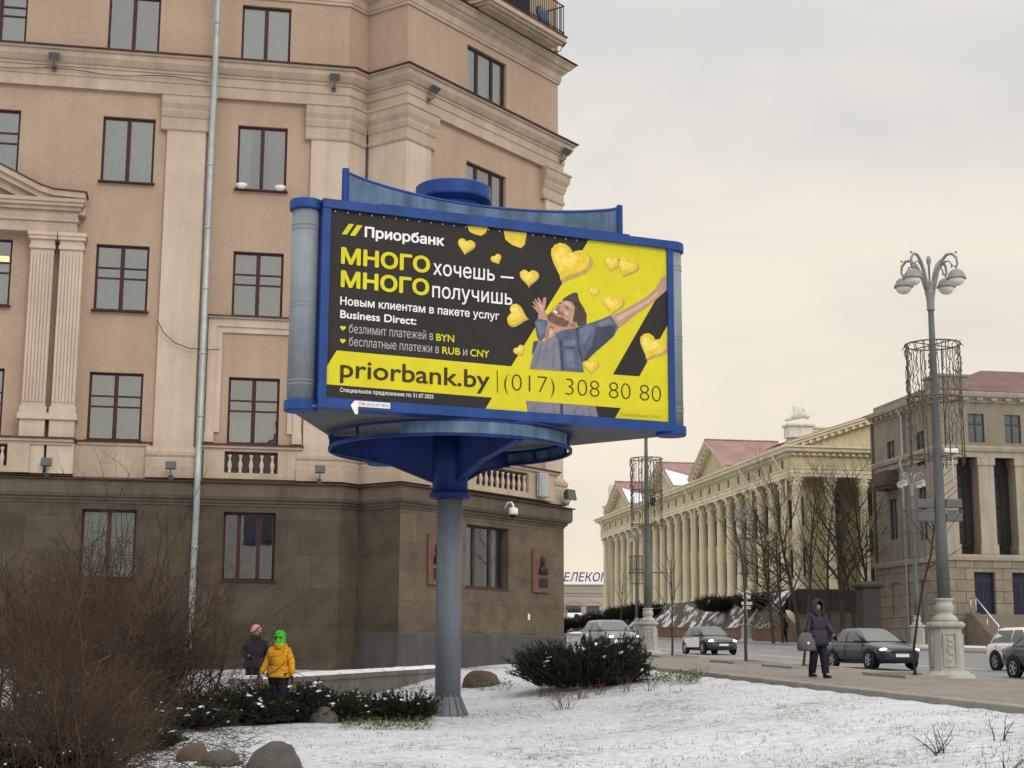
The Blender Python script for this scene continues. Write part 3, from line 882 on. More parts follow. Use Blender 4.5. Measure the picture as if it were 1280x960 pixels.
# ------------------------------------------------------------------ the billboard
BD = dirv(67)
BN = Vector((-BD.y, BD.x, 0))
B0 = at(406, 497.5, 25.4)
BROT = R(90 - 67)
def buv(px, py, off=0.0):
    p = on_plane(px, py, B0, BN)
    return ((p - B0).dot(BD), p.z)
BR_ = Vector((-1.15, 28.6, -0.96))
BR_.z = ground(-1.15, 28.6) - .0
bb = thing('billboard', 'triangular blue billboard on a thick grey pole with a black and yellow bank advert', 'billboard', BR_)
BORG = Vector((B0.x, B0.y, 0))
def bp_(name, mb, m, local=False, parent=None):
    """billboard part: world coordinates, or banner-frame coordinates (u, depth, world z)"""
    if local:
        return obj(name, mb, m, parent or bb, BORG - BR_, BROT)
    mb.xf(Matrix.Translation(-BR_)); return obj(name, mb, m, parent or bb)
def bw(u, y, z=0): return BORG + BD * u + BN * y + Vector((0, 0, z))
VL, VR, VB = bw(-.32, .28), bw(6.66, .28), Vector((-2.75, 32.6, 0))
z0, z1 = 4.17, 7.76
gz = BR_.z
bp_('pole', MB().lathe([(.235, gz), (.235, 3.1)], 28, (BR_.x, BR_.y, 0)), pole_grey)
ft = MB().lathe([(.37, gz - .12), (.36, gz + .01), (.31, gz + .10), (.26, gz + .22), (.238, gz + .34)], 28, (BR_.x, BR_.y, 0))
for k in range(14):
    a = 2 * math.pi * k / 14; ca_, sa_ = math.cos(a), math.sin(a)
    q = [Vector((BR_.x + ca_ * r - sa_ * o_, BR_.y + sa_ * r + ca_ * o_, z)) for o_ in (-.012, .012) for r, z in ((.2, gz), (.39, gz), (.24, gz + .38))]
    ft.add(q, [(0, 1, 2), (3, 5, 4), (0, 2, 5, 3), (1, 4, 5, 2), (0, 3, 4, 1)])
bp_('foot', ft, pole_grey)
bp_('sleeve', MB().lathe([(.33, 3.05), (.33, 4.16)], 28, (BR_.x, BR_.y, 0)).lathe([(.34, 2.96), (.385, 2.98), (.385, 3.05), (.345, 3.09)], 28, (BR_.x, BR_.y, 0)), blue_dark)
for ang in (181, 305, 62):
    a = R(ang); dx, dy = math.cos(a), math.sin(a); px_, py_ = -dy * .025, dx * .025
    sec = [(.30, 3.28, 4.14), (1.1, 3.60, 4.14), (2.24, 3.84, 4.12)]
    rings = [[(BR_.x + dx * r + sg * px_, BR_.y + dy * r + sg * py_, z) for sg, z in ((-1, za), (1, za), (1, zb), (-1, zb))] for r, za, zb in sec]
    mb = MB().loft(rings, smooth=False)
    rings = [[(BR_.x + dx * r + sg * px_ * 3, BR_.y + dy * r + sg * py_ * 3, z) for sg, z in ((-1, za - .03), (1, za - .03), (1, za), (-1, za))] for r, za, zb in sec]
    mb.loft(rings, smooth=False)
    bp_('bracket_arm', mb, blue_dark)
def hoop(z, r=2.26, t=.028, seg=72):
    rings = []
    for k in range(seg + 1):
        a = 2 * math.pi * k / seg
        rings.append([(BR_.x + (r + o_) * math.cos(a), BR_.y + (r + o_) * math.sin(a), z + q) for o_, q in ((-t, -t), (t, -t), (t, t), (-t, t))])
    return MB().loft(rings, False, False, smooth=False)
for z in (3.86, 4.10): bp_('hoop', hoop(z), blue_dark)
hpst = MB()
for k in range(12):
    a = R(15 + 30 * k); x, y = BR_.x + 2.26 * math.cos(a), BR_.y + 2.26 * math.sin(a)
    hpst.lathe([(.03, 3.86), (.03, 4.1)], 6, (x, y, 0))
hpst.xf(Matrix.Translation(-BR_)); obj_split('hoop_post', hpst, blue_dark, bb)
def hoop_panel(a0, a1):
    n = 24
    pts = [R(a0 + (a1 - a0) * k / n) for k in range(n + 1)]
    rings = [[(BR_.x + r * math.cos(a), BR_.y + r * math.sin(a), z) for r, z in ((2.278, 3.88), (2.296, 3.88), (2.296, 4.08), (2.278, 4.08))] for a in pts]
    return MB().loft(rings, smooth=False)
bp_('hoop_panel', hoop_panel(250, 340), blue_pale)
bp_('hoop_panel', hoop_panel(18, 66), blue_pale)
# soffit boards, body, roof
tri = [tuple(bw(-.3, .02)), tuple(bw(6.64, .02)), (VR.x + .1, VR.y + .28), (VB.x + .3, VB.y + .15), (VB.x - .3, VB.y), (VL.x - .24, VL.y + .1)]
m, nt_, b_ = new_mat('soffit_planks')
w_ = nt_.nodes.new('ShaderNodeTexWave'); w_.inputs['Scale'].default_value = 3.2; w_.inputs['Distortion'].default_value = .2; w_.wave_profile = 'SAW'
mpn = nt_.nodes.new('ShaderNodeMapping'); mpn.inputs['Rotation'].default_value = (0, 0, R(-35))
tcn = nt_.nodes.new('ShaderNodeTexCoord'); nt_.links.new(tcn.outputs['Object'], mpn.inputs[0]); nt_.links.new(mpn.outputs[0], w_.inputs['Vector'])
cc = ramp_node(nt_, w_.outputs['Color'], [(0.0, (.03, .032, .032)), (0.10, (.105, .112, .108)), (1.0, (.14, .148, .143))])
nn_ = ramp_node(nt_, noise_node(nt_, tcn.outputs['Object'], 1.5, 5, .65), [(.3, (.7,) * 3), (.7, (1.1,) * 3)])
nt_.links.new(mixc(nt_, 1, cc, nn_, 'MULTIPLY'), b_.inputs['Base Color']); b_.inputs['Roughness'].default_value = .7
bp_('soffit', MB().prism(tri, 4.16, 4.20), m)
bp_('roof_deck', MB().prism(tri, 7.70, 7.74), blue_dark)
def side_face(p, q, name, mm):
    dv = (q - p).normalized(); nv = Vector((dv.y, -dv.x, 0))
    return MB().add([p + Vector((0, 0, 4.2)), q + Vector((0, 0, 4.2)), q + Vector((0, 0, 7.7)), p + Vector((0, 0, 7.7))], [(0, 1, 2, 3)])
bp_('side_panel', side_face(VR + BN * .1, VB + Vector((.28, .1, 0)), 'a', col_grey), col_grey)
bp_('side_panel', side_face(VB + Vector((-.28, 0, 0)), VL + Vector((-.2, .15, 0)), 'b', col_grey), col_grey)
for p, r in ((bw(-.34, .27), .235), (bw(6.71, .21), .235), (VB, .3)):
    mb = MB().lathe([(r, 4.2), (r, 7.66)], 28, (p.x, p.y, 0))
    co = bp_('corner_column', mb, col_grey)
    def sub(nm, mb_, mm):
        mb_.xf(Matrix.Translation(-BR_)); return obj(nm, mb_, mm, co)
    for zr in (4.55, 4.62, 5.9, 5.97, 7.25, 7.32): sub('band', MB().lathe([(r + .002, zr - .012), (r + .010, zr), (r + .002, zr + .012)], 28, (p.x, p.y, 0), cap=False), col_grey)
    sub('cap', MB().lathe([(r + .04, 7.60), (r + .05, 7.615), (r + .05, 7.76), (r + .03, 7.78)], 48, (p.x, p.y, 0), False), blue)
    sub('cap', MB().lathe([(r + .03, 4.10), (r + .05, 4.12), (r + .05, 4.27), (r + .03, 4.285)], 48, (p.x, p.y, 0), False), blue)
frm = MB()
frm.box(-.13, .012, -.05, .3, 4.30, 7.64); frm.box(6.545, 6.665, -.05, .3, 4.30, 7.64)
frm.box(-.13, 6.665, -.07, .3, 7.615, 7.77); frm.box(-.13, 6.665, -.07, .3, 4.155, 4.322)
frm.box(.9, 5.75, -.055, .02, 7.772, 7.80)
bp_('frame', frm, blue, True)
# crest: three concave bands, and the drum on the pole head
def crest(p, q, zt, name='crest'):
    n = 28; dv = q - p; nv = Vector((-dv.y, dv.x, 0)).normalized()
    rings = []; top = []
    for k in range(n + 1):
        t = k / n; sag = 4 * t * (1 - t)
        c = p + dv * t + nv * (.42 * sag)
        zz = zt - .20 * sag ** .7
        rings.append([(c.x, c.y, 7.74), (c.x, c.y, zz), (c.x + nv.x * .06, c.y + nv.y * .06, zz), (c.x + nv.x * .06, c.y + nv.y * .06, 7.74)])
        top.append((c + nv * .03, zz))
    o = bp_(name, MB().loft(rings, smooth=False), blue_pale)
    ed = MB().tube([(c.x, c.y, z) for c, z in top], .04, 8)
    for e_ in (0, n):
        c, z = top[e_]; ee = dv.normalized() * (.07 if e_ == 0 else -.07)
        ed.loft([[(c.x - nv.x * .06, c.y - nv.y * .06, zz), (c.x - nv.x * .06 + ee.x, c.y - nv.y * .06 + ee.y, zz), (c.x + nv.x * .06 + ee.x, c.y + nv.y * .06 + ee.y, zz), (c.x + nv.x * .06, c.y + nv.y * .06, zz)] for zz in (7.7, z + .04)], smooth=False)
    ed.xf(Matrix.Translation(-BR_)); obj('edge_trim', ed, blue, o)
CL, CR_, CB_ = Vector((-3.04, 26.5, 0)), Vector((2.12, 28.75, 0)), Vector((-2.45, 31.6, 0))
crest(CL, CR_, 8.66); crest(CR_, CB_, 8.66); crest(CB_, CL, 8.66)
bp_('drum', MB().lathe([(.58, 7.7), (.58, 8.68)], 36, (BR_.x, BR_.y, 0)), blue)
bp_('drum_rim', MB().lathe([(.60, 8.62), (.72, 8.70), (.73, 8.73), (.73, 8.96), (.70, 8.985), (.3, 9.0)], 64, (BR_.x, BR_.y, 0), False), blue)
bp_('drum_gasket', MB().lathe([(.60, 8.655), (.69, 8.685), (.70, 8.70), (.6, 8.70)], 48, (BR_.x, BR_.y, 0), False), white_pvc)
# --- printed banner
def print_mat(name, col, var=.05, scale=2.0, rough=.55, cols=None):
    m, nt, b = new_mat(name)
    v = coords(nt, 'Object')
    b.inputs['Roughness'].default_value = rough
    b.inputs['Specular IOR Level'].default_value = .2
    f = noise_node(nt, v, scale, 4, .6)
    c = ramp_node(nt, f, cols or [(.3, tuple(k * (1 - var) for k in col)), (.7, tuple(min(1, k * (1 + var)) for k in col))])
    nt.links.new(c, b.inputs['Base Color'])
    bump(nt, b, noise_node(nt, v, 1.1, 3, .55, .8), .25, .08)
    return m
ink = print_mat('print_black', (.024, .022, .022), .12)
yel = print_mat('print_yellow', (.63, .575, .02), .08)
gold = print_mat('print_gold', (.6, .45, .05), scale=7, cols=[(.3, (.66, .46, .025)), (.5, (.72, .53, .045)), (.72, (.76, .60, .11))])
gold_d = print_mat('print_gold_dark', (.46, .35, .10), .15, 7)
whitep = print_mat('print_white', (.78, .78, .78))
lightp = print_mat('print_light_grey', (.42, .42, .42))
brown = print_mat('print_dark_brown', (.045, .03, .012))
skin_p = print_mat('print_skin', (.44, .27, .20), .12, 6)
skin_d = print_mat('print_skin_deep', (.30, .165, .12), .12, 6)
hair_p = print_mat('print_hair', (.070, .050, .043), .35, 9)
beard_p = print_mat('print_beard', (.150, .092, .068), .3, 12)
shirt_p = print_mat('print_shirt', (.20, .195, .255), .15, 4)
denim_p = print_mat('print_denim', (.095, .118, .185), .25, 5)
denim_d = print_mat('print_denim_dark', (.050, .060, .098), .25, 5)
n_ = 24
bv, bf = [], []
for j in range(13):
    for i in range(n_ + 1):
        bv.append((6.555 * i / n_, 0.0, 4.31 + 3.31 * j / 12))
for j in range(12):
    for i in range(n_): bf.append((j * (n_ + 1) + i, j * (n_ + 1) + i + 1, (j + 1) * (n_ + 1) + i + 1, (j + 1) * (n_ + 1) + i))
banner = bp_('banner', MB().add(bv, bf), ink, True)
def sub_print(name, mb, m): return obj(name, mb, m, banner)
def poly(mb, pts, lay, px=True):
    q = [buv(*p) for p in pts] if px else pts
    q = [(min(6.553, max(.002, u)), min(7.619, max(4.312, z))) for u, z in q]
    ar = sum(q[i][0] * q[(i + 1) % len(q)][1] - q[(i + 1) % len(q)][0] * q[i][1] for i in range(len(q)))
    if ar < 0: q = q[::-1]
    mb.add([(u, -.0015 * lay, z) for u, z in q], [tuple(range(len(q)))])
    return mb
mb = poly(MB(), [(736, 300), (833.5, 308), (838, 532), (606, 514), (615, 497), (405, 480), (405, 460), (421, 438), (639, 458)], 1)
sub_print('yellow_field', mb, yel)
mb = poly(MB(), [(766, 468), (799, 470.5), (834.5, 406), (833.5, 350)], 2)
poly(mb, [(657.5, 501), (776, 510), (768, 528), (660, 519)], 2)
obj_split('dark_field', mb, ink, banner)
mb = MB()
for pts in ([(217, 303), (268, 307), (340, 202), (288, 198)], [(298, 315), (350, 320), (425, 215), (370, 210)]):
    poly(mb, [(400 + x / 8, 255 + y / 8) for x, y in pts], 2)
obj_split('logo_slash', mb, yel, banner)
def heart_pts(cx, cy, w, rot, sx=1.0, sy=1.0):
    out = []
    for k in range(36):
        t = 2 * math.pi * k / 36
        x = 16 * math.sin(t) ** 3; y = 13 * math.cos(t) - 5 * math.cos(2 * t) - 2 * math.cos(3 * t) - math.cos(4 * t)
        x, y = x / 32 * w * sx, -(y + 2) / 32 * w * sy
        c, s = math.cos(R(rot)), math.sin(R(rot))
        out.append((cx + x * c - y * s, cy + x * s + y * c))
    return out
hs = MB(); hd = MB(); hl_ = MB()
gold_l = print_mat('print_gold_light', (.8, .66, .2), scale=9, cols=[(.3, (.74, .56, .06)), (.5, (.79, .64, .12)), (.72, (.83, .73, .26))])
hrnd = random.Random(17)
def fuzzy(pts, k):
    cx = sum(p[0] for p in pts) / len(pts); cy = sum(p[1] for p in pts) / len(pts)
    out = []
    for i, p in enumerate(pts):
        q = pts[(i + 1) % len(pts)]
        for t in (0, .5):
            x, y = p[0] + (q[0] - p[0]) * t, p[1] + (q[1] - p[1]) * t
            g = 1 + hrnd.uniform(-k, k); out.append((cx + (x - cx) * g, cy + (y - cy) * g))
    return out
for cx, cy, w, rot in ((582, 308.5, 22, 12), (620.5, 324.5, 14, -25), (661, 348, 24, 3), (710, 331, 54, 22), (783, 335, 28, 22), (765, 330, 22, 15), (742.5, 365.5, 14, 10),
                       (766, 382, 27, 10), (647.5, 395, 29, -75), (649.5, 439, 15, -30), (814.5, 435.5, 37, 25), (739, 459, 19, 0)):
    poly(hd, heart_pts(cx + w * .03, cy + w * .04, w, rot), 3)
    poly(hs, fuzzy(heart_pts(cx - w * .02, cy - w * .03, w * .93, rot), .03), 4)
    poly(hl_, fuzzy(heart_pts(cx - w * .10, cy - w * .09, w * .58, rot), .10), 5)
for pts in ([(584.5, 283), (610, 284.5), (607, 292), (601, 295), (593, 293), (587, 290)], [(630, 289), (658.5, 292), (656, 306), (651, 310.5), (640, 306.5), (632, 300)]):
    poly(hd, pts, 3); poly(hs, [(x - .6, y - .9) for x, y in pts], 4)
obj_split('heart_shading', hd, gold_d, banner); obj_split('heart', hs, gold, banner); obj_split('heart_highlight', hl_, gold_l, banner)
mb = poly(MB(), heart_pts(428.5, 410.6, 7, 5), 4); poly(mb, heart_pts(428.3, 426.6, 7, 5), 4)
obj_split('bullet_heart', mb, yel, banner)
def zz(pts): return [(640 + x / 10.667, 350 + y / 10.667) for x, y in pts]
mb = poly(MB(), zz([(740, 590), (790, 555), (866, 572), (856, 645), (760, 665)]), 8)
poly(mb, zz([(265, 350), (280, 345), (318, 368), (272, 292), (285, 283), (330, 330), (296, 258), (312, 250), (352, 310), (338, 242), (355, 235), (388, 290), (400, 330), (413, 245), (435, 230), (453, 238), (445, 350), (430, 400), (462, 450), (478, 540), (338, 540), (352, 450), (305, 392)]), 5)
poly(mb, zz([(465, 470), (515, 425), (530, 395), (580, 350), (630, 300), (680, 265), (760, 265), (830, 330), (835, 430), (800, 520), (760, 600), (740, 660), (640, 700), (560, 750), (430, 810), (465, 660), (480, 560)]), 5)
poly(mb, [(752, 399.5), (768, 393), (790, 382), (808, 371), (820, 360), (826, 348), (831, 344), (834, 352), (833, 363), (826, 369), (815, 379), (795, 393), (774, 410), (765, 405)], 5)
obj_split('printed_skin', mb, skin_p, banner)
mb = poly(MB(), zz([(585, 372), (612, 352), (640, 372), (628, 398), (650, 420), (690, 445), (700, 480), (660, 478), (625, 440), (590, 400)]), 6)
poly(mb, zz([(500, 600), (560, 640), (520, 720), (445, 790), (470, 680)]), 6)
poly(mb, zz([(755, 600), (800, 575), (850, 590), (840, 630), (790, 635)]), 9)
obj_split('printed_face_shading', mb, skin_d, banner)
bm = poly(MB(), fuzzy(zz([(462, 475), (520, 428), (560, 455), (600, 490), (640, 500), (668, 500), (710, 535), (750, 545), (770, 590), (710, 625), (620, 610), (540, 575), (480, 535)]), .03), 7)
poly(bm, zz([(590, 425), (632, 440), (640, 462), (610, 452)]), 8)
obj_split('printed_beard', bm, beard_p, banner)
mb = poly(MB(), fuzzy(fuzzy(zz([(655, 285), (690, 250), (715, 225), (760, 200), (800, 178), (850, 162), (875, 185), (885, 240), (905, 300), (935, 340), (962, 385), (985, 440), (992, 480), (985, 600), (900, 630), (870, 600), (855, 565), (805, 560), (825, 450), (840, 360), (790, 290), (720, 272)]), .03), .02), 7)
poly(mb, zz([(690, 350), (740, 365), (760, 395), (735, 385)]), 7); poly(mb, zz([(620, 310), (650, 300), (655, 315), (630, 322)]), 7)
obj_split('printed_hair', mb, hair_p, banner)
skin_l = print_mat('print_skin_light', (.58, .39, .31), .1, 8); shirt_d = print_mat('print_shirt_fold', (.15, .145, .195), .2, 5); denim_l = print_mat('print_denim_light', (.14, .17, .25), .25, 7)
mb = poly(MB(), zz([(690, 300), (750, 300), (800, 350), (790, 380), (740, 340), (690, 330)]), 9)
poly(mb, zz([(700, 410), (740, 430), (750, 470), (715, 480), (690, 450)]), 9); poly(mb, zz([(545, 385), (580, 360), (600, 368), (570, 400)]), 9)
poly(mb, zz([(500, 640), (560, 680), (520, 760), (480, 780)]), 9); poly(mb, zz([(345, 300), (380, 320), (420, 360), (410, 420), (370, 400)]), 6)
poly(mb, [(770, 396), (790, 386), (810, 375), (822, 364), (822, 368), (808, 380), (790, 391), (772, 402)], 6)
obj_split('printed_skin_light', mb, skin_l, banner)
mb = MB()
for x0_, y0_, x1_, y1_, w_ in ((676, 430, 668, 458, 1.2), (684, 428, 680, 445, 1.0), (692, 428, 690, 460, 1.1), (672, 440, 690, 436, .8), (668, 506, 666, 520, 1.2), (690, 506, 692, 523, 1.2), (720, 507, 716, 525, 1.4), (735, 508, 738, 526, 1.2)):
    poly(mb, [(x0_, y0_), (x0_ + w_, y0_), (x1_ + w_ * 1.6, y1_), (x1_, y1_)], 8)
obj_split('printed_shirt_fold', mb, shirt_d, banner)
mb = MB()
for pts in ([(704, 426), (718, 424), (719, 432), (704, 433)], [(724, 411), (736, 407), (742, 409), (730, 430), (726, 428)], [(746, 404), (760, 398), (766, 404), (750, 409)], [(706, 438), (716, 438), (718, 460), (708, 459)], [(670, 403), (680, 402), (683, 414), (674, 420)]):
    poly(mb, pts, 9)
obj_split('printed_denim_light', mb, denim_l, banner)
sub_print('printed_smile', poly(MB(), zz([(540, 400), (575, 410), (612, 438), (590, 452), (555, 430)]), 8), whitep)
mb = poly(MB(), zz([(350, 820), (440, 815), (560, 745), (610, 770), (650, 960), (665, 1215), (235, 1185), (290, 960)]), 6)
poly(mb, [(657.5, 501), (700, 504.5), (700, 523), (660, 519.5)], 6)
poly(mb, [(703, 505), (744, 508), (748, 527), (703, 523)], 6)
obj_split('printed_shirt', mb, shirt_p, banner)
mb = poly(MB(), [(697, 424), (693, 417.5), (700, 414), (722, 409), (740, 403), (752, 399), (763, 394), (773, 409), (767, 420), (757, 429), (743, 441), (733, 451), (727.5, 452), (729.5, 465.5), (701.5, 463.5)], 8)
poly(mb, zz([(296, 570), (335, 515), (478, 545), (450, 700), (435, 760), (395, 815), (350, 800), (330, 740), (320, 690)]), 8)
obj_split('printed_jacket', mb, denim_p, banner)
mb = poly(MB(), [(719, 410), (722, 409), (724, 430), (729, 452), (727, 453), (722, 437)], 9)
poly(mb, [(704, 433), (718, 434.5), (718, 436), (704, 435)], 9); poly(mb, [(699.5, 424), (702, 424), (704.5, 463.5), (701, 463.5)], 9)
poly(mb, [(745, 409), (770, 407), (767, 420), (757, 429), (743, 441), (734, 450), (729, 451), (740, 430)], 9)
poly(mb, zz([(285, 820), (345, 810), (350, 830), (290, 960), (262, 1000)]), 5); poly(mb, [(700, 504.5), (703.5, 505), (703.5, 523), (700, 523)], 7)
obj_split('printed_seam', mb, denim_d, banner)
def text_mesh(s, italic=0.0, step=.022):
    """letter shapes with a non-zero winding fill (overlapping strokes stay solid), as thin horizontal slices"""
    from mathutils.geometry import interpolate_bezier
    cu = bpy.data.curves.new('txt', 'FONT'); cu.body = s; cu.size = 1.0; cu.shear = italic
    o = bpy.data.objects.new('txt', cu); COL.objects.link(o)
    dg = bpy.context.evaluated_depsgraph_get()
    cv = o.to_curve(dg)
    segs = []
    for sp in cv.splines:
        bps = sp.bezier_points; n = len(bps); pts = []
        for i in range(n):
            a, b = bps[i], bps[(i + 1) % n]
            straight = a.handle_right_type == 'VECTOR' and b.handle_left_type == 'VECTOR'
            q = interpolate_bezier(a.co, a.handle_right, b.handle_left, b.co, 2 if straight else 5)
            pts += [(p.x, p.y) for p in q[:-1]]
        for i in range(len(pts)):
            p, q = pts[i], pts[(i + 1) % len(pts)]
            if abs(p[1] - q[1]) > 1e-7: segs.append((p, q))
    o.to_curve_clear(); bpy.data.objects.remove(o); bpy.data.curves.remove(cu)
    ys_ = sorted({round(p[1], 5) for sg in segs for p in sg})
    cuts = [ys_[0]]
    for y in ys_[1:]:
        if y - cuts[-1] < .002: continue
        while y - cuts[-1] > step * 1.5: cuts.append(cuts[-1] + step)
        cuts.append(y)
    vs, fs = [], []
    for y0, y1 in zip(cuts, cuts[1:]):
        ym = (y0 + y1) / 2; cr = []
        for p, q in segs:
            if min(p[1], q[1]) < ym < max(p[1], q[1]):
                f = lambda y: p[0] + (q[0] - p[0]) * min(1, max(0, (y - p[1]) / (q[1] - p[1])))
                cr.append((f(ym), f(y0), f(y1), 1 if q[1] > p[1] else -1))
        cr.sort(); wn = 0; st_ = None
        for c in cr:
            if wn == 0: st_ = c
            wn += c[3]
            if wn == 0 and c[0] - st_[0] > 1e-5:
                k = len(vs); vs += [(st_[1], y0), (c[1], y0), (c[2], y1), (st_[2], y1)]; fs.append((k, k + 1, k + 2, k + 3))
    return vs, fs
def text(parent, s, m, p0, p1, cap, lay, bold=0.0, name='lettering', uvfun=buv, capch='H', italic=0.0, y=None, basez=None):
    if bold >= 0 and y is None:
        vs0, fs0 = text_mesh(s, italic)
        hv, _ = text_mesh(capch); ch = max(q[1] for q in hv) - min(0, min(q[1] for q in hv))
        x0, x1 = min(q[0] for q in vs0), max(q[0] for q in vs0)
        (u0, za), (u1, zb) = uvfun(*p0), uvfun(*p1)
        zm = (za + zb) / 2; hz = uvfun(p0[0], p0[1] - cap)[1] - uvfun(*p0)[1]
        sx, sy = (u1 - u0) / (x1 - x0 + 2 * bold), hz / (ch + 2 * bold)
        mb = MB(); nb = 8 if bold > 0 else 1
        for k in range(nb):
            a = 2 * math.pi * k / nb
            mb.add([(u0 + (q[0] - x0 + bold + bold * math.cos(a) * (bold > 0)) * sx, -.0015 * lay - .00011 * k, zm + (q[1] + bold + bold * math.sin(a)) * sy) for q in vs0], fs0)
        return link(name, mb.mesh(name), m, parent)
    cu = bpy.data.curves.new('txt', 'FONT'); cu.body = s; cu.size = 1.0; cu.offset = min(0, bold); cu.shear = italic; cu.resolution_u = 3
    o = bpy.data.objects.new('txt', cu); COL.objects.link(o)
    dg = bpy.context.evaluated_depsgraph_get()
    me = bpy.data.meshes.new_from_object(o.evaluated_get(dg))
    cu.body = capch
    dg = bpy.context.evaluated_depsgraph_get(); dg.update()
    m2 = bpy.data.meshes.new_from_object(o.evaluated_get(dg))
    ch = max(v.co.y for v in m2.vertices) - min(0, min(v.co.y for v in m2.vertices))
    bpy.data.meshes.remove(m2); bpy.data.objects.remove(o); bpy.data.curves.remove(cu)
    xs_ = [v.co.x for v in me.vertices]; x0, x1 = min(xs_), max(xs_)
    (u0, za), (u1, zb) = uvfun(*p0), uvfun(*p1)
    zm = (za + zb) / 2
    hz = uvfun(p0[0], p0[1] - cap)[1] - uvfun(*p0)[1]
    sx, sy = (u1 - u0) / (x1 - x0), hz / ch
    for v in me.vertices:
        v.co = Vector((u0 + (v.co.x - x0) * sx, y if y is not None else -.0015 * lay, zm + v.co.y * sy))
    me.materials.clear()
    if bold > 0:
        vs0 = [v.co.copy() for v in me.vertices]; fs0 = [list(p_.vertices) for p_ in me.polygons]; mb = MB()
        for k in range(10):
            a = 2 * math.pi * k / 10
            mb.add([(q.x + bold * sx * math.cos(a), q.y - .00011 * k, q.z + bold * sy * math.sin(a)) for q in vs0], fs0)
        bpy.data.meshes.remove(me); me = mb.mesh(name)
    me.name = name
    return link(name, me, m, parent)
T = lambda s, m, p0, p1, cap, bold=0.0, capch='H', lay=6: text(banner, s, m, p0, p1, cap, lay, bold, capch=capch)
T('Приорбанк', whitep, (455.6, 296.2), (555, 308), 12.7, .032)
T('МНОГО', yel, (425.9, 330), (537.2, 341.5), 20, .036)
T('МНОГО', yel, (425.6, 358.8), (536.2, 370), 20, .036)
T('хочешь', whitep, (541.2, 343.7), (618.2, 351.3), 12, .008, 'x')
sub_print('dash', poly(MB(), [(625.6, 345), (642, 346.4), (642, 348.6), (625.6, 347.2)], 6), whitep)
T('получишь', whitep, (540, 371.9), (640, 381.3), 12, .008, 'x')
T('Новым клиентам в пакете услуг', whitep, (425, 380.6), (623.8, 400.5), 10, .018)
T('Business Direct:', whitep, (425, 396.9), (520.2, 406.8), 10, .02)
T('безлимит платежей в', lightp, (436, 415.6), (541, 425.6), 7.0, 0, 'x')
T('BYN', yel, (545, 426.2), (567.5, 428), 9, .02)
T('бесплатные платежи в', lightp, (436, 431.9), (548.5, 441.9), 7.0, 0, 'x')
T('RUB', yel, (552.5, 442.3), (575, 444.2), 9, .02)
T('и', lightp, (578.5, 444.4), (583.7, 445), 6.6, 0, 'x')
T('CNY', yel, (587.5, 445.4), (611.3, 447.2), 9, .02)
T('priorbank.by', brown, (424.9, 470.9), (611.9, 486), 15.2, .012, 'x')
T('(017) 308 80 80', brown, (630, 487.2), (826.3, 503.2), 21, -.022, '0')
sub_print('divider', poly(MB(), [(620.7, 463), (621.7, 463), (622.4, 491), (621.4, 491)], 6), brown)
T('Специальное предложение по 31.07.2025', whitep, (424.8, 489.7), (541.6, 498.5), 5, .008)
T('Приорбанк ОАО', print_mat('print_faint', (.42, .36, .03)), (775, 519.5), (826, 522.5), 3.2)
# fixing eyelets along the top edge
ey = MB()
for k in range(30):
    ey.lathe([(.014, 0), (.014, .004)], 8, (0, 0, 0)).v
    for q in ey.v[-16:]:
        x, y_, z_ = q; q.x, q.y, q.z = .1 + k * .218 + x, -.008 - z_, 7.575 + y_
sub_print('eyelets', ey, zinc)
# service sticker on the lower rail
st = obj('sticker', MB(), white_pvc)
bpy.data.objects.remove(st)
st = MB().box(.50, 1.13, -.0765, -.0725, 4.20, 4.30)
st.add([(.43, -.078, 4.215), (.50, -.078, 4.30), (.56, -.078, 4.245), (.56, -.088, 4.075), (.51, -.088, 4.06)], [(0, 4, 3, 2, 1)])
sto = bp_('sticker', st, white_pvc, True)
def suv(u, z): return (u, z)
redp = print_mat('print_red', (.45, .03, .04))
text(sto, 'ТЭМ', redp, (.57, 4.225), (.68, 4.225), -.045, 1, .02, 'lettering', lambda u, z: (u, z), 'H', 0, -.0775)
text(sto, '(017) 377 78 31', grey_metal, (.71, 4.225), (1.10, 4.225), -.045, 1, .01, 'lettering', lambda u, z: (u, z), 'H', 0, -.0775)
# ------------------------------------------------------------------ palace with the colonnade
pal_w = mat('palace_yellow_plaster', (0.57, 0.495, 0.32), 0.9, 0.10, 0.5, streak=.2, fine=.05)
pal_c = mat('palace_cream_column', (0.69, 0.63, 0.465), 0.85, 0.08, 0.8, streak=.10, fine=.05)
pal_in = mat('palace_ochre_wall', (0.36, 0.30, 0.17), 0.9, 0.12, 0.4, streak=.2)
roof_red = mat('red_sheet_roof', (0.30, 0.18, 0.17), 0.6, 0.2, 0.6, streak=.2)
sash = mat('dark_sash', (0.06, 0.05, 0.045), 0.5, 0.2, 3)
far_glass = mat('far_window_pane', (0.075, 0.085, 0.095), 0.12, 0.25, 0.6, spec=.6)
QN = Vector((*xy(114.4, 42.5), 0)); SL = 65.0
QF = Vector((*xy(114.4 + SL, 42.5), 0))
pal = thing('palace', 'pale yellow palace with a long colonnade, pediments and a red roof', 'palace', QN)
AV = (QF, R(-80)); FR = (QN, R(10))
def pp(name, mb, m, fr=None, parent=None):
    if fr is None:
        mb.xf(Matrix.Translation(-QN)); return obj(name, mb, m, parent or pal)
    return obj(name, mb, m, pal, fr[0] - QN, fr[1])
ZC0, ZC1, ZE = PZ, 14.35, 16.75
FWD = 30.0
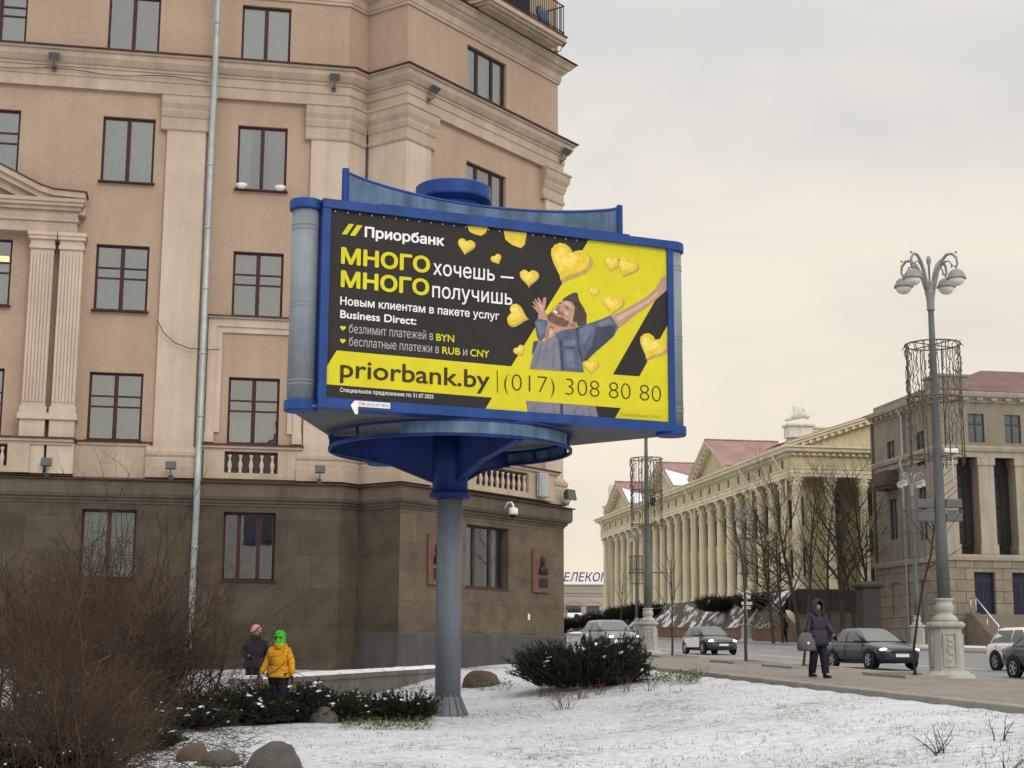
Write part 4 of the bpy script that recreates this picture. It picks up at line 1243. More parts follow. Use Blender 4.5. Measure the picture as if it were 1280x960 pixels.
# back walls of the colonnades
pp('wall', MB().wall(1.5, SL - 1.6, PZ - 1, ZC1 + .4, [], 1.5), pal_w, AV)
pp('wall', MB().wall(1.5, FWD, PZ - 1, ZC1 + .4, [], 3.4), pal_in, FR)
pp('wall', MB().add([(SL - 1.61, 1.5, PZ - 1), (SL - 1.61, 3.6, PZ - 1), (SL - 1.61, 3.6, ZC1 + .4), (SL - 1.61, 1.5, ZC1 + .4)], [(0, 1, 2, 3)]), pal_w, AV)
pp('wall', MB().box(0.0, SL - 4, 12, 12.2, PZ - 1, ZE), pal_w, AV)
pp('podium', MB().box(-.6, SL + .55, -.75, 14, 1.0, PZ + .02), mat('podium_stone', (0.20, 0.185, 0.155), .85, .2, .5, streak=.3), AV)
pp('podium', MB().box(-.5, FWD, -.8, 14, 0.5, PZ - .02), mat('dark_retaining_stone', (.085, .078, .066), .9, .2, .6, streak=.3), FR)
colm = MB().lathe([(.52, 0), (.52, .18), (.46, .2), (.48, .3), (.44, .38), (.40, .45), (.395, 3.2), (.375, 6.0), (.34, 7.85), (.37, 7.9), (.345, 7.95)], 18).mesh('column')
cpm = MB().lathe([(.34, 0), (.40, .12), (.36, .2), (.46, .42), (.40, .5), (.55, .80), (.50, .84)], 16)
for k in range(8):
    a = 2 * math.pi * k / 8
    for r_, z_ in ((.45, .33), (.55, .70)):
        cpm.sphere((r_ * math.cos(a + z_), r_ * math.sin(a + z_), z_), .085, 6, 4, (1, 1, 1.5))
cpm.box(-.56, .56, -.56, .56, .845, .92)
cpm = cpm.mesh('capital')
NB = 23
def column(fr, u, y):
    loc = fr[0] - QN + Matrix.Rotation(fr[1], 3, 'Z') @ Vector((u, y, PZ))
    o = link('column', colm, pal_c, pal, loc, fr[1]); link('capital', cpm, pal_c, o, (0, 0, 7.93)); return o
for k in range(NB + 1): column(AV, .55 + (SL - 1.1) * k / NB, .55)
for k in range(1, 9): column(FR, .55 + 2.78 * k, .55)
# windows between the columns
fwin = MB().box(-.55, .55, -.05, .04, 0, 1.9); 
fwf = MB()
for q in ((-.62, .62, 1.9, 2.0), (-.62, .62, -.1, 0), (-.62, -.55, 0, 1.9), (.55, .62, 0, 1.9), (-.04, .04, 0, 1.9), (-.55, .55, 1.2, 1.28)): fwf.box(q[0], q[1], -.11, .03, q[2], q[3])
fwin, fwf = fwin.mesh('pane'), fwf.mesh('window')
def farwin(fr, u, y, z, root, base, sx=1, sz=1):
    loc = fr[0] - base + Matrix.Rotation(fr[1], 3, 'Z') @ Vector((u, y, z))
    o = link('window', fwf, sash, root, loc, fr[1]); o.scale = (sx, 1, sz); link('pane', fwin, far_glass, o); return o
for k in range(NB):
    u = .55 + (SL - 1.1) * (k + .5) / NB
    for z in (PZ + 1.2, PZ + 5.2): farwin(AV, u, 1.45, z, pal, QN, .8, 1.1)
for k in range(7):
    for z in (PZ + .3, PZ + 3.4, PZ + 6.3): farwin(FR, 1.94 + 2.78 * k, 3.35, z, pal, QN, .8, .8)
# entablature
def ring(pth, prof): return MB().sweep(prof, pth)
PATH = [tuple(QF + Vector((.985, .174, 0)) * 12), tuple(QF), tuple(QN), tuple(QN + Vector((.9848, .1736, 0)) * FWD)]
pp('architrave', ring(PATH, [(-1.3, 14.36), (.0, 14.36), (.0, 14.6), (.05, 14.62), (.05, 14.9), (.12, 14.95), (.12, 15.02), (-1.3, 15.02)]), pal_c)
pp('frieze', ring(PATH, [(-1.3, 15.022), (.02, 15.022), (.02, 15.95), (-1.3, 15.95)]), pal_w)
pp('cornice', ring(PATH, [(-1.3, 15.96), (.1, 15.96), (.16, 16.15), (.2, 16.2), (.55, 16.28), (.6, 16.5), (.72, 16.58), (.72, 16.7), (-1.3, 16.72)]), pal_c)
dn = MB()
for k in range(int(SL / .55)): u = .3 + k * .55; dn.box(u, u + .27, -.34, -.03, 16.0, 16.19)
pp('dentils', dn, pal_c, AV)
dn = MB()
for k in range(int(FWD / .55)): u = k * .55; dn.box(u, u + .27, -.34, -.03, 16.0, 16.19)
pp('dentils', dn, pal_c, FR)
vn = MB()
for k in range(NB): u = .55 + (SL - 1.1) * (k + .5) / NB; vn.box(u - .2, u + .2, -.04, .0, 15.15, 15.8)
obj_split('frieze_vent', vn, sash, pal, AV[0] - QN, AV[1])
# roofs
def gable(fr, uc, w, h, z, y0, depth, fm, om, name='gable'):
    hw = w / 2
    o = pp(name, MB().add([(uc - hw + .6, y0 + .25, z + .1), (uc + hw - .6, y0 + .25, z + .1), (uc, y0 + .25, z + h - .3)], [(0, 1, 2)]).add(
        [(uc - hw * .45, y0 + .22, z + .16), (uc + hw * .45, y0 + .22, z + .16), (uc, y0 + .22, z + h * .5)], [(0, 1, 2)]), fm, fr)
    rk = MB()
    for sg in (-1, 1):
        for (oo, t0, t1) in ((-.55, .0, .22), (-.4, -.25, -.002), (-.15, -.5, -.252)):
            rk.loft([[(uc + sg * x, y0 + oo, zz_ + t0), (uc + sg * x, y0 + .4, zz_ + t0), (uc + sg * x, y0 + .4, zz_ + t1), (uc + sg * x, y0 + oo, zz_ + t1)] for x, zz_ in ((hw + .5, z + .1), (0, z + h))], smooth=False)
        nd = int(hw / .6)
        for k in range(nd):
            x = (k + .5) * hw / nd; zz_ = z + h * (1 - x / (hw + .5))
            rk.box(uc + sg * x - .12, uc + sg * x + .12, y0 - .35, y0 - .12, zz_ - .45, zz_ - .2)
    pp('raking_cornice', rk, pal_c, fr)
    rf = MB()
    for sg in (-1, 1):
        rf.add([(uc, y0 - .6, z + h + .25), (uc + sg * (hw + .6), y0 - .6, z + .28), (uc + sg * (hw + .6), y0 + depth, z + .28), (uc, y0 + depth, z + h + .25)], [(0, 1, 2, 3)])
    rf.tube([(uc, y0 - .6, z + h + .27), (uc, y0 + depth, z + h + .27)], .09, 6)
    pp('roof', rf, roof_red, fr)
    sf = MB()
    for sg in (-1, 1):
        sf.add([(uc, y0 - .58, z + h + .19), (uc + sg * (hw + .58), y0 - .58, z + .22), (uc + sg * (hw + .58), y0 + depth, z + .22), (uc, y0 + depth, z + h + .19)], [(0, 1, 2, 3)])
    pp('eaves_soffit', sf, pal_c, fr)
for sc_ in (20.5, 37.3, 55.0): gable(AV, SL - sc_, 10.5, 3.1, 16.72, -.1, 6.5, pal_w, pal_c)
gable(FR, 13.2, 26.4, 4.6, 16.72, -.1, 5, pal_w, pal_c, 'pediment')
pp('attic', MB().box(.2, 9.5, .45, 1.6, 16.73, 18.25).box(.1, 9.6, .35, 1.7, 18.252, 18.4), pal_c, FR)
pp('roof', MB().add([(0, -.6, 16.74), (SL - 6, -.6, 16.74), (SL - 6, 9, 18.3), (4, 9, 18.3)], [(0, 1, 2, 3)]), roof_red, AV)
for sc_ in (29.0, 46.0): pp('roof_vent', MB().lathe([(.45, 0), (.45, .8), (.3, 1.0), (.05, 1.05)], 12, (SL - sc_, 4.5, 17.5)), roof_red, AV)
dpp = MB()
for u in (SL - 2.6, SL - 11.1, SL - 27.6, SL - 45, 2.4):
    dpp.tube([(u, -.6, 16.5), (u, -.55, 16.1), (u + 1.3, .0, 14.6), (u + 1.3, .05, PZ)], .09, 6)
obj_split('downpipe', dpp, pal_c, pal, AV[0] - QN, AV[1])
snowy = mat('snow', (0.80, 0.81, 0.84), 0.8, 0.05, 3, bmp=.3)
def snow_patch(fr, pts): pp('roof_snow', MB().add(pts, [tuple(range(len(pts)))]), snowy, fr)
for sc_, k in ((37.3, .9), (55.0, .8)):
    u = SL - sc_ + 2.0; h = lambda du: 16.72 + 3.35 - (3.07 / 5.85) * du + .03
    snow_patch(AV, [(SL - sc_ + 1.8, -.3, h(1.8)), (SL - sc_ + 5.7, -.5, h(5.7)), (SL - sc_ + 5.6, 2.5, h(5.6)), (SL - sc_ + 3.2, 1.6, h(3.2))])
# statues
stone_w = mat('pale_statue_stone', (0.66, 0.64, 0.59), 0.85, 0.12, 2, streak=.2)
def skinned(name, joints, edges, radii, m, parent=None, sub=1, loc=None, rotz=None, root=0):
    me = bpy.data.meshes.new(name)
    me.from_pydata([tuple(j) for j in joints], edges, [])
    o = link(name, me, m, parent, loc, rotz)
    mo = o.modifiers.new('Skin', 'SKIN'); mo.use_smooth_shade = True
    for i, r in enumerate(radii):
        rr = r if hasattr(r, '__len__') else (r, r)
        me.skin_vertices[0].data[i].radius = rr
        me.skin_vertices[0].data[i].use_root = (i == root)
    sm = o.modifiers.new('Sub', 'SUBSURF'); sm.levels = sub; sm.render_levels = sub
    return o
def statue(p, rz, label, seated=False, s=1.0):
    t = thing('statue', label, 'statue', p, rz, 'statues on the palace roof')
    obj('block', MB().box(-1.0, 1.0, -.6, .6, 0, .9).box(-1.15, 1.15, -.75, .75, .9, 1.05), stone_w, t)
    if seated:
        J = [(0, 0, .5), (0, 0, .95), (-.05, 0, 1.3), (-.05, -.02, 1.55), (-.5, -.1, .6), (-.9, -.15, .35), (-.3, .1, 1.2), (.4, -.1, .75), (.85, -.1, .55), (-.9, -.15, .2), (.35, 0, 1.2), (.55, -.1, .85)]
        E = [(0, 1), (1, 2), (2, 3), (0, 4), (4, 5), (5, 9), (2, 6), (0, 7), (7, 8), (2, 10), (10, 11)]
        rad = [.38, .30, .25, .17, .26, .2, .16, .25, .18, .15, .14, .11]
    else:
        J = [(0, 0, 1.0), (0, 0, 1.5), (0, 0, 1.85), (0, 0, 2.2), (-.16, 0, .5), (-.18, 0, .06), (.16, 0, .5), (.18, 0, .06), (-.34, 0, 1.75), (-.42, -.1, 1.3), (.34, 0, 1.75), (.5, -.15, 1.4)]
        E = [(0, 1), (1, 2), (2, 3), (0, 4), (4, 5), (0, 6), (6, 7), (2, 8), (8, 9), (2, 10), (10, 11)]
        rad = [.34, .30, .24, .16, .28, .26, .28, .26, .15, .11, .15, .11]
    skinned('figure', [(x * s, y * s, 1.05 + z * s) for x, y, z in J], E, [r * s for r in rad], stone_w, t)
    return t
def pw(fr, u, y, z): return fr[0] + Matrix.Rotation(fr[1], 3, 'Z') @ Vector((u, y, z))
statue(pw(FR, .9, .6, 16.75) + Vector((0, 0, .7)), R(10), 'pale reclining stone figure on a block at the nearer corner of the palace roof', True, 1.1)
statue(pw(AV, 3.4, .6, 16.75) + Vector((0, 0, .2)), R(-60), 'pale standing stone figure at the far corner of the palace roof, taller of the pair', False, 1.25)
statue(pw(AV, 6.2, .7, 16.75), R(-60), 'smaller pale stone figure beside the taller one at the far palace corner', False, 1.0)

# ------------------------------------------------------------------ grey-brown building on the right
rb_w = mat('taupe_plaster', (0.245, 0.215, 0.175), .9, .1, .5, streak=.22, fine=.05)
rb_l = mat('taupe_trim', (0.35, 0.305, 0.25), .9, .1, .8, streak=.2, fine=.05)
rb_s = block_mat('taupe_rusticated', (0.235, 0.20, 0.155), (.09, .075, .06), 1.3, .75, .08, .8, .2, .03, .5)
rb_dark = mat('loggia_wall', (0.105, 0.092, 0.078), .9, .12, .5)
navy = mat('navy_door', (0.016, 0.02, 0.045), .35, .2, 1)
RQ = Vector((*xy(93.3, 44.9), 0))
RS = (RQ + Vector((-.1736, .9848, 0)) * 10.5, R(-80)); RF = (RQ, R(10))
rb = thing('office_building', 'grey brown office building with square piers, corner balcony and hipped roof', 'building', RQ)
def rp(name, mb, m, fr=None):
    if fr is None: mb.xf(Matrix.Translation(-RQ)); return obj(name, mb, m, rb)
    return obj(name, mb, m, rb, fr[0] - RQ, fr[1])
RL = 34.0
rp('wall', MB().wall(0, 10.5, 0, 17.3, [(2.2, 3.5, 13.0, 15.3), (2.2, 3.5, 8.4, 11.2), (7.0, 8.2, 13.0, 15.3), (7.0, 8.2, 8.0, 11.5)], 0, .3), rb_w, RS)
rp('wall', MB().wall(0, RL, 13.3, 17.3, [(u, u + 1.15, 14.25, 16.15) for u in [2.05 + 2.6 * k for k in range(11)]], 0, .3), rb_w, RF)
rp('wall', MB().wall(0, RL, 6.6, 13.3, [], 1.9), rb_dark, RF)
rp('wall', MB().box(0, RL, 11, 11.2, 0, 17), rb_w, RF)
rp('wall', MB().add([(.0, .01, 6.6), (.0, 1.9, 6.6), (0, 1.9, 13.3), (0, .01, 13.3)], [(0, 1, 2, 3)]), rb_w, RF)
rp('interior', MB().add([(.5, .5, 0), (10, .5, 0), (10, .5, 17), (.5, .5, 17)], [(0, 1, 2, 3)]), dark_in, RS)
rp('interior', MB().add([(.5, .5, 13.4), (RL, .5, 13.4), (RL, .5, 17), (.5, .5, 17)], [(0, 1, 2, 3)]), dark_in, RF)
rp('plinth', MB().wall(-.05, 10.5, 0, 6.5, [(2.3, 3.6, 3.2, 5.4), (7.0, 8.0, 2.6, 5.4)], -.14, .4), rb_s, RS)
door_h = [(1.9 + 2.65 * k, 3.35 + 2.65 * k, 2.9, 5.75) for k in range(11)]
rp('plinth', MB().wall(-.14, RL, 0, 6.5, door_h, -.14, .5), rb_s, RF)
for h in door_h[:6]:
    o = obj('door', MB().box(h[0], h[1], .2, .26, h[2], h[3]), navy, rb, RF[0] - RQ, RF[1])
    obj('door_frame', MB().box(h[0] + .70, h[0] + .75, .17, .2, h[2], h[3]).box(h[0], h[1], .17, .198, h[3] - .55, h[3] - .48), sash, o)
RPTH = [tuple(RS[0]), tuple(RQ), tuple(RQ + Vector((.9848, .1736, 0)) * RL)]
rp('string_course', MB().sweep([(0, 6.5), (.28, 6.5), (.34, 6.72), (.34, 6.85), (0, 6.9)], RPTH), rb_l)
rp('string_course', MB().sweep([(0, 13.25), (.06, 13.25), (.06, 13.6), (.22, 13.65), (.3, 13.85), (.3, 14.0), (0, 14.02)], RPTH), rb_l)
rp('cornice', MB().sweep([(0, 16.9), (.1, 16.9), (.15, 17.1), (.55, 17.25), (.62, 17.45), (.62, 17.55), (0, 17.6)], RPTH), rb_l)
dn = MB()
for k in range(int(RL / 1.0)): dn.box(.6 + k * 1.0, 1.0 + k * 1.0, -.42, -.05, 17.0, 17.18)
rp('brackets', dn, rb_l, RF)
dn = MB()
for k in range(12): dn.box(.4 + k * .85, .75 + k * .85, -.42, -.05, 17.0, 17.18)
rp('brackets', dn, rb_l, RS)
rp('parapet', MB().box(0, 2.2, -.02, 2, 17.56, 18.6).box(-.1, 2.3, -.12, 2.1, 18.602, 18.75), rb_w, RF)
rp('parapet', MB().box(0, 8, .02, .6, 17.56, 18.1), rb_w, RS)
rp('roof', MB().add([(-.5, -.6, 17.58), (RL, -.6, 17.58), (RL, 5.5, 20.2), (6, 5.5, 20.2), (-.5, 11.6, 17.58), (RL, 11.6, 17.58)], [(0, 1, 2, 3), (0, 3, 4), (3, 2, 5, 4)]), mat('brown_sheet_roof', (.155, .085, .08), .6, .25, .8, streak=.25), RF)
pier = MB()
for k in range(12):
    u = .55 + 2.62 * k
    pm = MB().box(u - .55, u + .55, .0, 1.0, 6.9, 12.75).box(u - .62, u + .62, -.08, 1.1, 12.752, 13.24).box(u - .62, u + .62, -.07, 1.08, 6.902, 7.55)
    rp('pier', pm, rb_l, RF)
for k in range(11):
    farwin(RF, 2.62 + 2.6 * k, .2, 14.25, rb, RQ, .95, 1.0)
    for z in (7.6, 10.3): farwin(RF, 1.95 + 2.62 * k, 1.85, z, rb, RQ, .75, 1.0)
for u, z, sx, sz in ((2.85, 13.0, 1.05, 1.2), (2.85, 8.4, 1.05, 1.45), (7.6, 13.0, 1, 1.2), (7.6, 8.0, 1, 1.8), (2.95, 3.2, 1.05, 1.15), (7.5, 2.6, .85, 1.45)):
    farwin(RS, u, .22, z, rb, RQ, sx, sz)
rp('balcony', MB().box(1.7, 4.0, -1.0, 0, 12.1, 12.35).box(1.8, 3.9, -.9, -.0, 11.85, 12.098).box(1.7, 1.8, -1.0, 0, 12.36, 13.1).box(3.9, 4.0, -1.0, 0, 12.36, 13.1).box(1.8, 3.9, -1.0, -.9, 12.36, 13.1), mat('balcony_brown', (.10, .075, .065), .8, .2, 2), RS)
rp('downpipe', MB().tube([(5.2, -.5, 17.4), (5.2, -.2, 16.6), (5.2, -.2, 13.9), (5.2, -.42, 13.5), (5.2, -.25, 12.9), (5.2, -.25, 0.5)], .09, 8), zinc, RS)
# outer steps with a handrail
stp = MB()
gq = plane_z(sn(*(RQ + Vector((5, -2, 0)))[:2])[0])
for k in range(11): stp.box(1.6, 14.0, -.15 - 3.3 + .3 * k, -.15 - 3.0 + .3 * k, 0.2, gq + .19 * (k + 1) - .05)
stp.box(1.6, 14, -.44, -.14, .2, 2.88)
t = thing('entrance_steps', 'broad stone steps rising to the navy doors of the grey brown building', 'steps', RQ, R(10))
obj('treads', stp, mat('step_stone', (.20, .175, .145), .85, .15, 1, fine=.1), t)
ck = MB()
prof = [(-.6, .2), (-.6, 3.1), (-1.3, 3.1), (-4.3, gq + .3), (-4.3, .2)]
ck.loft([[(1.0, y, z) for y, z in prof], [(1.58, y, z) for y, z in prof]], smooth=False)
obj('side_wall', ck, mat('step_cheek', (.145, .115, .09), .85, .15, 1, fine=.1), t)
hr = MB().tube([(1.3, -.6, 4.05), (1.3, -1.4, 4.05), (1.3, -4.3, gq + 1.15)], .045, 8)
for y, z0_, z1_ in ((-.7, 3.1, 4.05), (-1.4, 3.0, 4.05), (-2.8, 2.0, 2.68), (-4.2, gq + .25, gq + 1.2)): hr.tube([(1.3, y, z0_), (1.3, y, z1_)], .03, 6)
obj('handrail', hr, mat('steel_rail', (.62, .62, .62), .25, .1, 3, metal=.8), t)

# ------------------------------------------------------------------ office block with roof letters far down the avenue
tb_w = mat('pale_grey_plaster', (.36, .315, .265), .9, .1, .4, streak=.15)
tb_t = mat('pale_grey_cornice', (.30, .27, .235), .9, .1, .6)
TY = 235.0
tl = at(600, 730, TY); tr = at(790, 730, TY)
TO = Vector((tl.x, TY, 0)); TWD = tr.x - tl.x; TG = plane_z(sn(tl.x, TY)[0]) - 1.5; TT = tl.z
tb = thing('post_office_building', 'pale grey building with arched windows and blue roof letters, far down the avenue', 'building', (TO.x, TO.y, TG))
def tp(name, mb, m, parent=None): return obj(name, mb, m, parent or tb, (0, 0, 0) if parent else (0, 0, -TG))
us_ = [at(q, 760, TY).x - TO.x for q in (718, 741, 764, 695, 672, 649, 626)]
holes = [(u - 1.0, u + 1.0, TT - 5.6, TT - 3.2) for u in us_]
tp('wall', MB().wall(0, TWD, TG, TT - 1.0, holes, 0, .3), tb_w)
tp('wall', MB().box(0, TWD, 8, 8.2, TG, TT), tb_w)
tp('cornice', MB().box(-.1, TWD + .1, -.12, 8, TT - 1.75, TT - 1.3).box(-.3, TWD + .3, -.3, 8, TT - 1.298, TT - .9).box(-.2, TWD + .2, -.2, 8, TT - .898, TT - .15).box(-.4, TWD + .4, -.45, 8.2, TT - .148, TT), tb_t)
for k, u in enumerate(us_):
    loc = Vector((u, .2, TT - 5.55 - TG))
    o = link('window', fwf, mat('grey_sash', (.2, .19, .18), .6, .1, 2), tb, loc); o.scale = (1.7, 1, 1.2); link('pane', fwin, far_glass, o)
    arch = MB()
    for j in range(9):
        a0, a1 = math.pi * j / 9, math.pi * (j + 1) / 9
        arch.add([(u + r * 1.15 * math.cos(a), -.12, TT - 3.15 + r * .55 * math.sin(a)) for a in (a0, a1) for r in (1.0, 1.25)], [(0, 1, 3, 2)])
    tp('arch', arch, tb_t)
t2 = thing('air_conditioner', 'white air conditioning unit under a dark awning on the far pale building', 'air conditioner', (TO.x + us_[0], TY, TT - 4.6))
obj('case', MB().bevbox(-1.1, 1.1, -.9, -.02, -.9, .3, .05), white_pvc, t2); obj('grille', MB().lathe([(.4, 0), (.4, .03)], 14).xf(Matrix.Translation((.3, -.93, -.25)) @ Matrix.Rotation(R(90), 4, 'X')), black_iron, t2)
obj('awning', MB().box(-1.3, .9, -1.0, -.02, .9, 1.3), mat('awning_purple', (.10, .05, .09), .7, .2, 2), t2)
sg_ = thing('roof_sign', 'blue slanted roof letters standing on the far pale building', 'sign', (TO.x, TY, TT))
rs_ = MB()
rs_.box(at(660, 727, TY).x - TO.x, at(765, 727, TY).x - TO.x, -.12, -.06, .38, .46)
for k in range(12):
    u = at(662 + 9.2 * k, 727, TY).x - TO.x; rs_.box(u - .04, u + .04, -.1, .0, 0, .46)
obj('sign_frame', rs_, white_pvc, sg_)
ltr = text(sg_, 'БЕЛТЕЛЕКОМ', mat('sign_blue', (.025, .045, .22), .5, .1, 2), (668.5, 726.6), (763, 726.6), 10.4, 1, .012, 'letters', lambda x, y: (at(x, y, TY).x - TO.x, at(x, y, TY).z - TT), 'H', .22, -.13)
sm = ltr.modifiers.new('thick', 'SOLIDIFY'); sm.thickness = .12

# ------------------------------------------------------------------ lamp posts
lamp_g = mat('lamp_grey_green', (0.135, 0.15, 0.15), .5, .12, 3, streak=.2, fine=.05)
lamp_top = mat('lamp_grey_head', (0.25, 0.25, 0.25), .5, .12, 3)
cast_m = mat('pale_cast_pedestal', (0.40, 0.405, 0.375), .75, .12, 2, streak=.2, bmp=.3, fine=.06)
globe_m = mat('opal_glass', (.78, .74, .66), .3, .04, 3)
wire_m = mat('garland_wire', (0.14, 0.12, 0.10), .8, .3, 6)
def octa(h0, h1, z0, z1, n=8):
    k = math.tan(math.pi / 8)
    def rg(h, z):
        c = h * .62
        return [(c, -h, z), (h, -c, z), (h, c, z), (c, h, z), (-c, h, z), (-h, c, z), (-h, -c, z), (-c, -h, z)]
    return [rg(h0, z0), rg(h1, z1)]
def make_lamp():
    t = thing('street_lamp', 'x', 'street lamp')
    pd_ = MB()
    pd_.loft([*octa(.55, .50, 0, .10), *octa(.44, .40, .12, .18)], smooth=False)
    pd_.loft([*octa(.345, .305, .18, 1.20)], smooth=False)
    for a in range(4):
        fr_ = MB()
        fr_.box(-.16, .16, -.362, -.325, .28, .32); fr_.box(-.15, .15, -.338, -.30, 1.06, 1.10); fr_.box(-.16, -.12, -.36, -.31, .32, 1.06); fr_.box(.12, .16, -.36, -.31, .32, 1.06)
        for z_ in (.45, .62, .80, .94): fr_.sphere((0, -.325 - (.8 - z_) * .02, z_), .055, 8, 6, (1.2, .45, 1.2))
        fr_.tube([(-.08, -.335, .4), (.07, -.335, .55), (-.07, -.33, .7), (.06, -.325, .85), (0, -.32, 1.0)], .018, 6)
        fr_.xf(Matrix.Rotation(math.pi / 2 * a, 4, 'Z')); pd_.v += []
        pd_.add(fr_.v, fr_.f, False)
    pd_.loft([*octa(.32, .37, 1.202, 1.25), *octa(.385, .385, 1.26, 1.33), *octa(.36, .34, 1.34, 1.37)], smooth=False)
    pd_.xf(Matrix.Scale(.91, 4, (0, 0, 1))); obj('pedestal', pd_, cast_m, t)
    obj('urn', MB().lathe([(.28, 1.37), (.29, 1.42), (.25, 1.50), (.19, 1.55), (.165, 1.58), (.20, 1.64), (.215, 1.72), (.19, 1.82), (.17, 1.86), (.2, 1.90), (.21, 1.94), (.17, 1.95)], 20).xf(Matrix.Scale(.91, 4, (0, 0, 1))), cast_m, t)
    obj('pole', MB().lathe([(.150, 1.75), (.135, 3.2), (.105, 5.2), (.075, 7.6), (.065, 8.46)], 18), lamp_g, t)
    hd_ = MB().lathe([(.075, 8.0), (.10, 8.02), (.085, 8.06), (.095, 8.3), (.12, 8.42), (.125, 8.46), (.10, 8.5), (.12, 8.6), (.14, 8.66), (.1, 8.7)], 16)
    hd_.lathe([(.02, 8.7), (.03, 9.1), (.05, 9.16), (.06, 9.22), (.035, 9.3), (.02, 9.32)], 12)
    hd_.xf(Matrix.Translation((0, 0, .43))); obj('crown', hd_, lamp_top, t)
    for k in range(4):
        a = R(40 + (0, 100, 180, 280)[k]); ca, sa = math.cos(a), math.sin(a)
        def P_(r, z): return (ca * r, sa * r, z)
        ar = MB().tube([P_(.07, 8.45), P_(.12, 8.62), P_(.20, 8.90), P_(.32, 9.15), P_(.45, 9.28), P_(.58, 9.28), P_(.68, 9.17), P_(.70, 9.02), P_(.66, 8.93)], [.05, .05, .045, .04, .036, .034, .03, .027, .02], 8)
        ar.tube([P_(.30, 9.02), P_(.40, 9.12), P_(.50, 9.12), P_(.56, 9.02), P_(.55, 8.95)], .018, 6)
        ar.sphere(P_(.68, 9.30), .03, 6, 5); ar.tube([P_(.56, 9.02), P_(.66, 8.93), P_(.66, 8.85)], .016, 6)
        ar.xf(Matrix.Translation((0, 0, .43))); o = obj('lamp_arm', ar, lamp_top, t)
        obj('lamp_shade', MB().lathe([(.02, .20), (.10, .185), (.17, .12), (.20, .03), (.225, .0), (.225, -.03), (.2, -.035)], 18, P_(.66, 9.12)), lamp_top, o)
        obj('globe', MB().sphere(P_(.66, 9.09), .19, 16, 10, (1, 1, .85)), globe_m, o)
    cg = MB()
    rr = .63
    for z_ in (5.0, 6.35, 7.62):
        cg.tube([(rr * math.cos(2 * math.pi * k / 40), rr * math.sin(2 * math.pi * k / 40), z_) for k in range(41)], .018, 5)
        for k in range(4):
            a = math.pi / 2 * k + .5; cg.tube([(.06 * math.cos(a), .06 * math.sin(a), z_), (rr * math.cos(a), rr * math.sin(a), z_)], .014, 5)
    for k in range(8):
        a = 2 * math.pi * k / 8 + .2; cg.tube([(rr * math.cos(a), rr * math.sin(a), 4.8), (rr * math.cos(a), rr * math.sin(a), 7.62)], .014, 5)
    cgo = obj('garland_cage', cg, wire_m, t)
    gl_ = MB(); rnd = random.Random(3)
    for k in range(26):
        a = 2 * math.pi * k / 26 + rnd.uniform(-.05, .05); p = []
        zb_ = 4.95 + rnd.uniform(0, 1.2)
        n_k = 28
        for j in range(n_k):
            z_ = 7.62 + (zb_ - 7.62) * j / (n_k - 1); w_ = .035
            p.append(((rr - .02) * math.cos(a) + rnd.uniform(-w_, w_), (rr - .02) * math.sin(a) + rnd.uniform(-w_, w_), z_))
        gl_.tube(p, .012, 4, False)
        if rnd.random() < .35: gl_.tube([(q[0] + rnd.uniform(-.04, .04), q[1] + rnd.uniform(-.04, .04), q[2]) for q in p], .012, 4, False)
    for k in range(24):
        a = rnd.uniform(0, 6.28); gl_.tube([(rr * math.cos(a), rr * math.sin(a), 7.62), ((rr + .07) * math.cos(a + .05), (rr + .07) * math.sin(a + .05), 7.62 - rnd.uniform(-.03, .14))], .008, 4, False)
    obj('light_strings', gl_, wire_m, cgo)
    return t
lamp0 = make_lamp()
LPOS = [(1185, 15.7, 'nearest tall lamp post on a pale cast pedestal, right of the walker', 1.0), (812, 15.7, 'lamp post rising behind the right end of the billboard', 1.0), (1150, 37.2, 'far pavement lamp post seen just left of the nearest one', 1.0),
        (935, 37.2, 'far lamp post standing in front of the palace columns', 1.0), (798, 37.2, 'farthest lamp post, just left of the one behind the billboard', 1.0)]
LAMPS = []
for i, (px, n_l, lb, s_) in enumerate(LPOS):
    k = (px - 640) / 1951.0
    Y = n_l / (.9848 * k + .1736)
    o = lamp0 if i == 0 else copy_tree(lamp0)
    o.location = (k * Y, Y, plane_z(sn(k * Y, Y)[0]) - .01)
    o.rotation_euler = (0, 0, R(0)); o['label'] = lb; o['group'] = 'street lamps along the avenue'
    LAMPS.append(o)
# extras on the nearest two
xa = MB()
for z_ in (3.92, 3.61):
    for u0, u1 in ((-.52, -.13), (.13, .50)): xa.bevbox(u0, u1, -.06, .06, z_ - .10, z_ + .10, .015)
xa.box(-.55, .52, -.02, .02, 3.745, 3.775)
for u0, u1 in ((-.44, -.28), (-.25, -.14), (.18, .38)): xa.box(u0, u1, -.03, .03, 3.715, 3.743)
obj_split('sign_arm', xa, lamp_g, LAMPS[0], (0, 0, 0))
obj('speaker_box', MB().lathe([(.09, -.16), (.11, -.1), (.09, .0), (.1, .16)], 12).xf(Matrix.Translation((.30, 0, 5.10)) @ Matrix.Rotation(R(90), 4, 'Y')).tube([(.34, 0, 5.0), (.35, 0, 4.4)], .012, 5), white_pvc, LAMPS[0])
obj('cross_bar', MB().tube([(-.75, 0, 3.15), (.75, 0, 3.15)], .03, 6).box(-.16, .16, -.13, .13, 3.06, 3.14), lamp_g, LAMPS[1])
obj('pole_camera', MB().lathe([(.09, -.2), (.12, .2)], 12).xf(Matrix.Translation((.22, -.15, 5.9)) @ Matrix.Rotation(R(70), 4, 'X')), black_iron, LAMPS[1])  # camera cylinder fixed to the post, not a light source
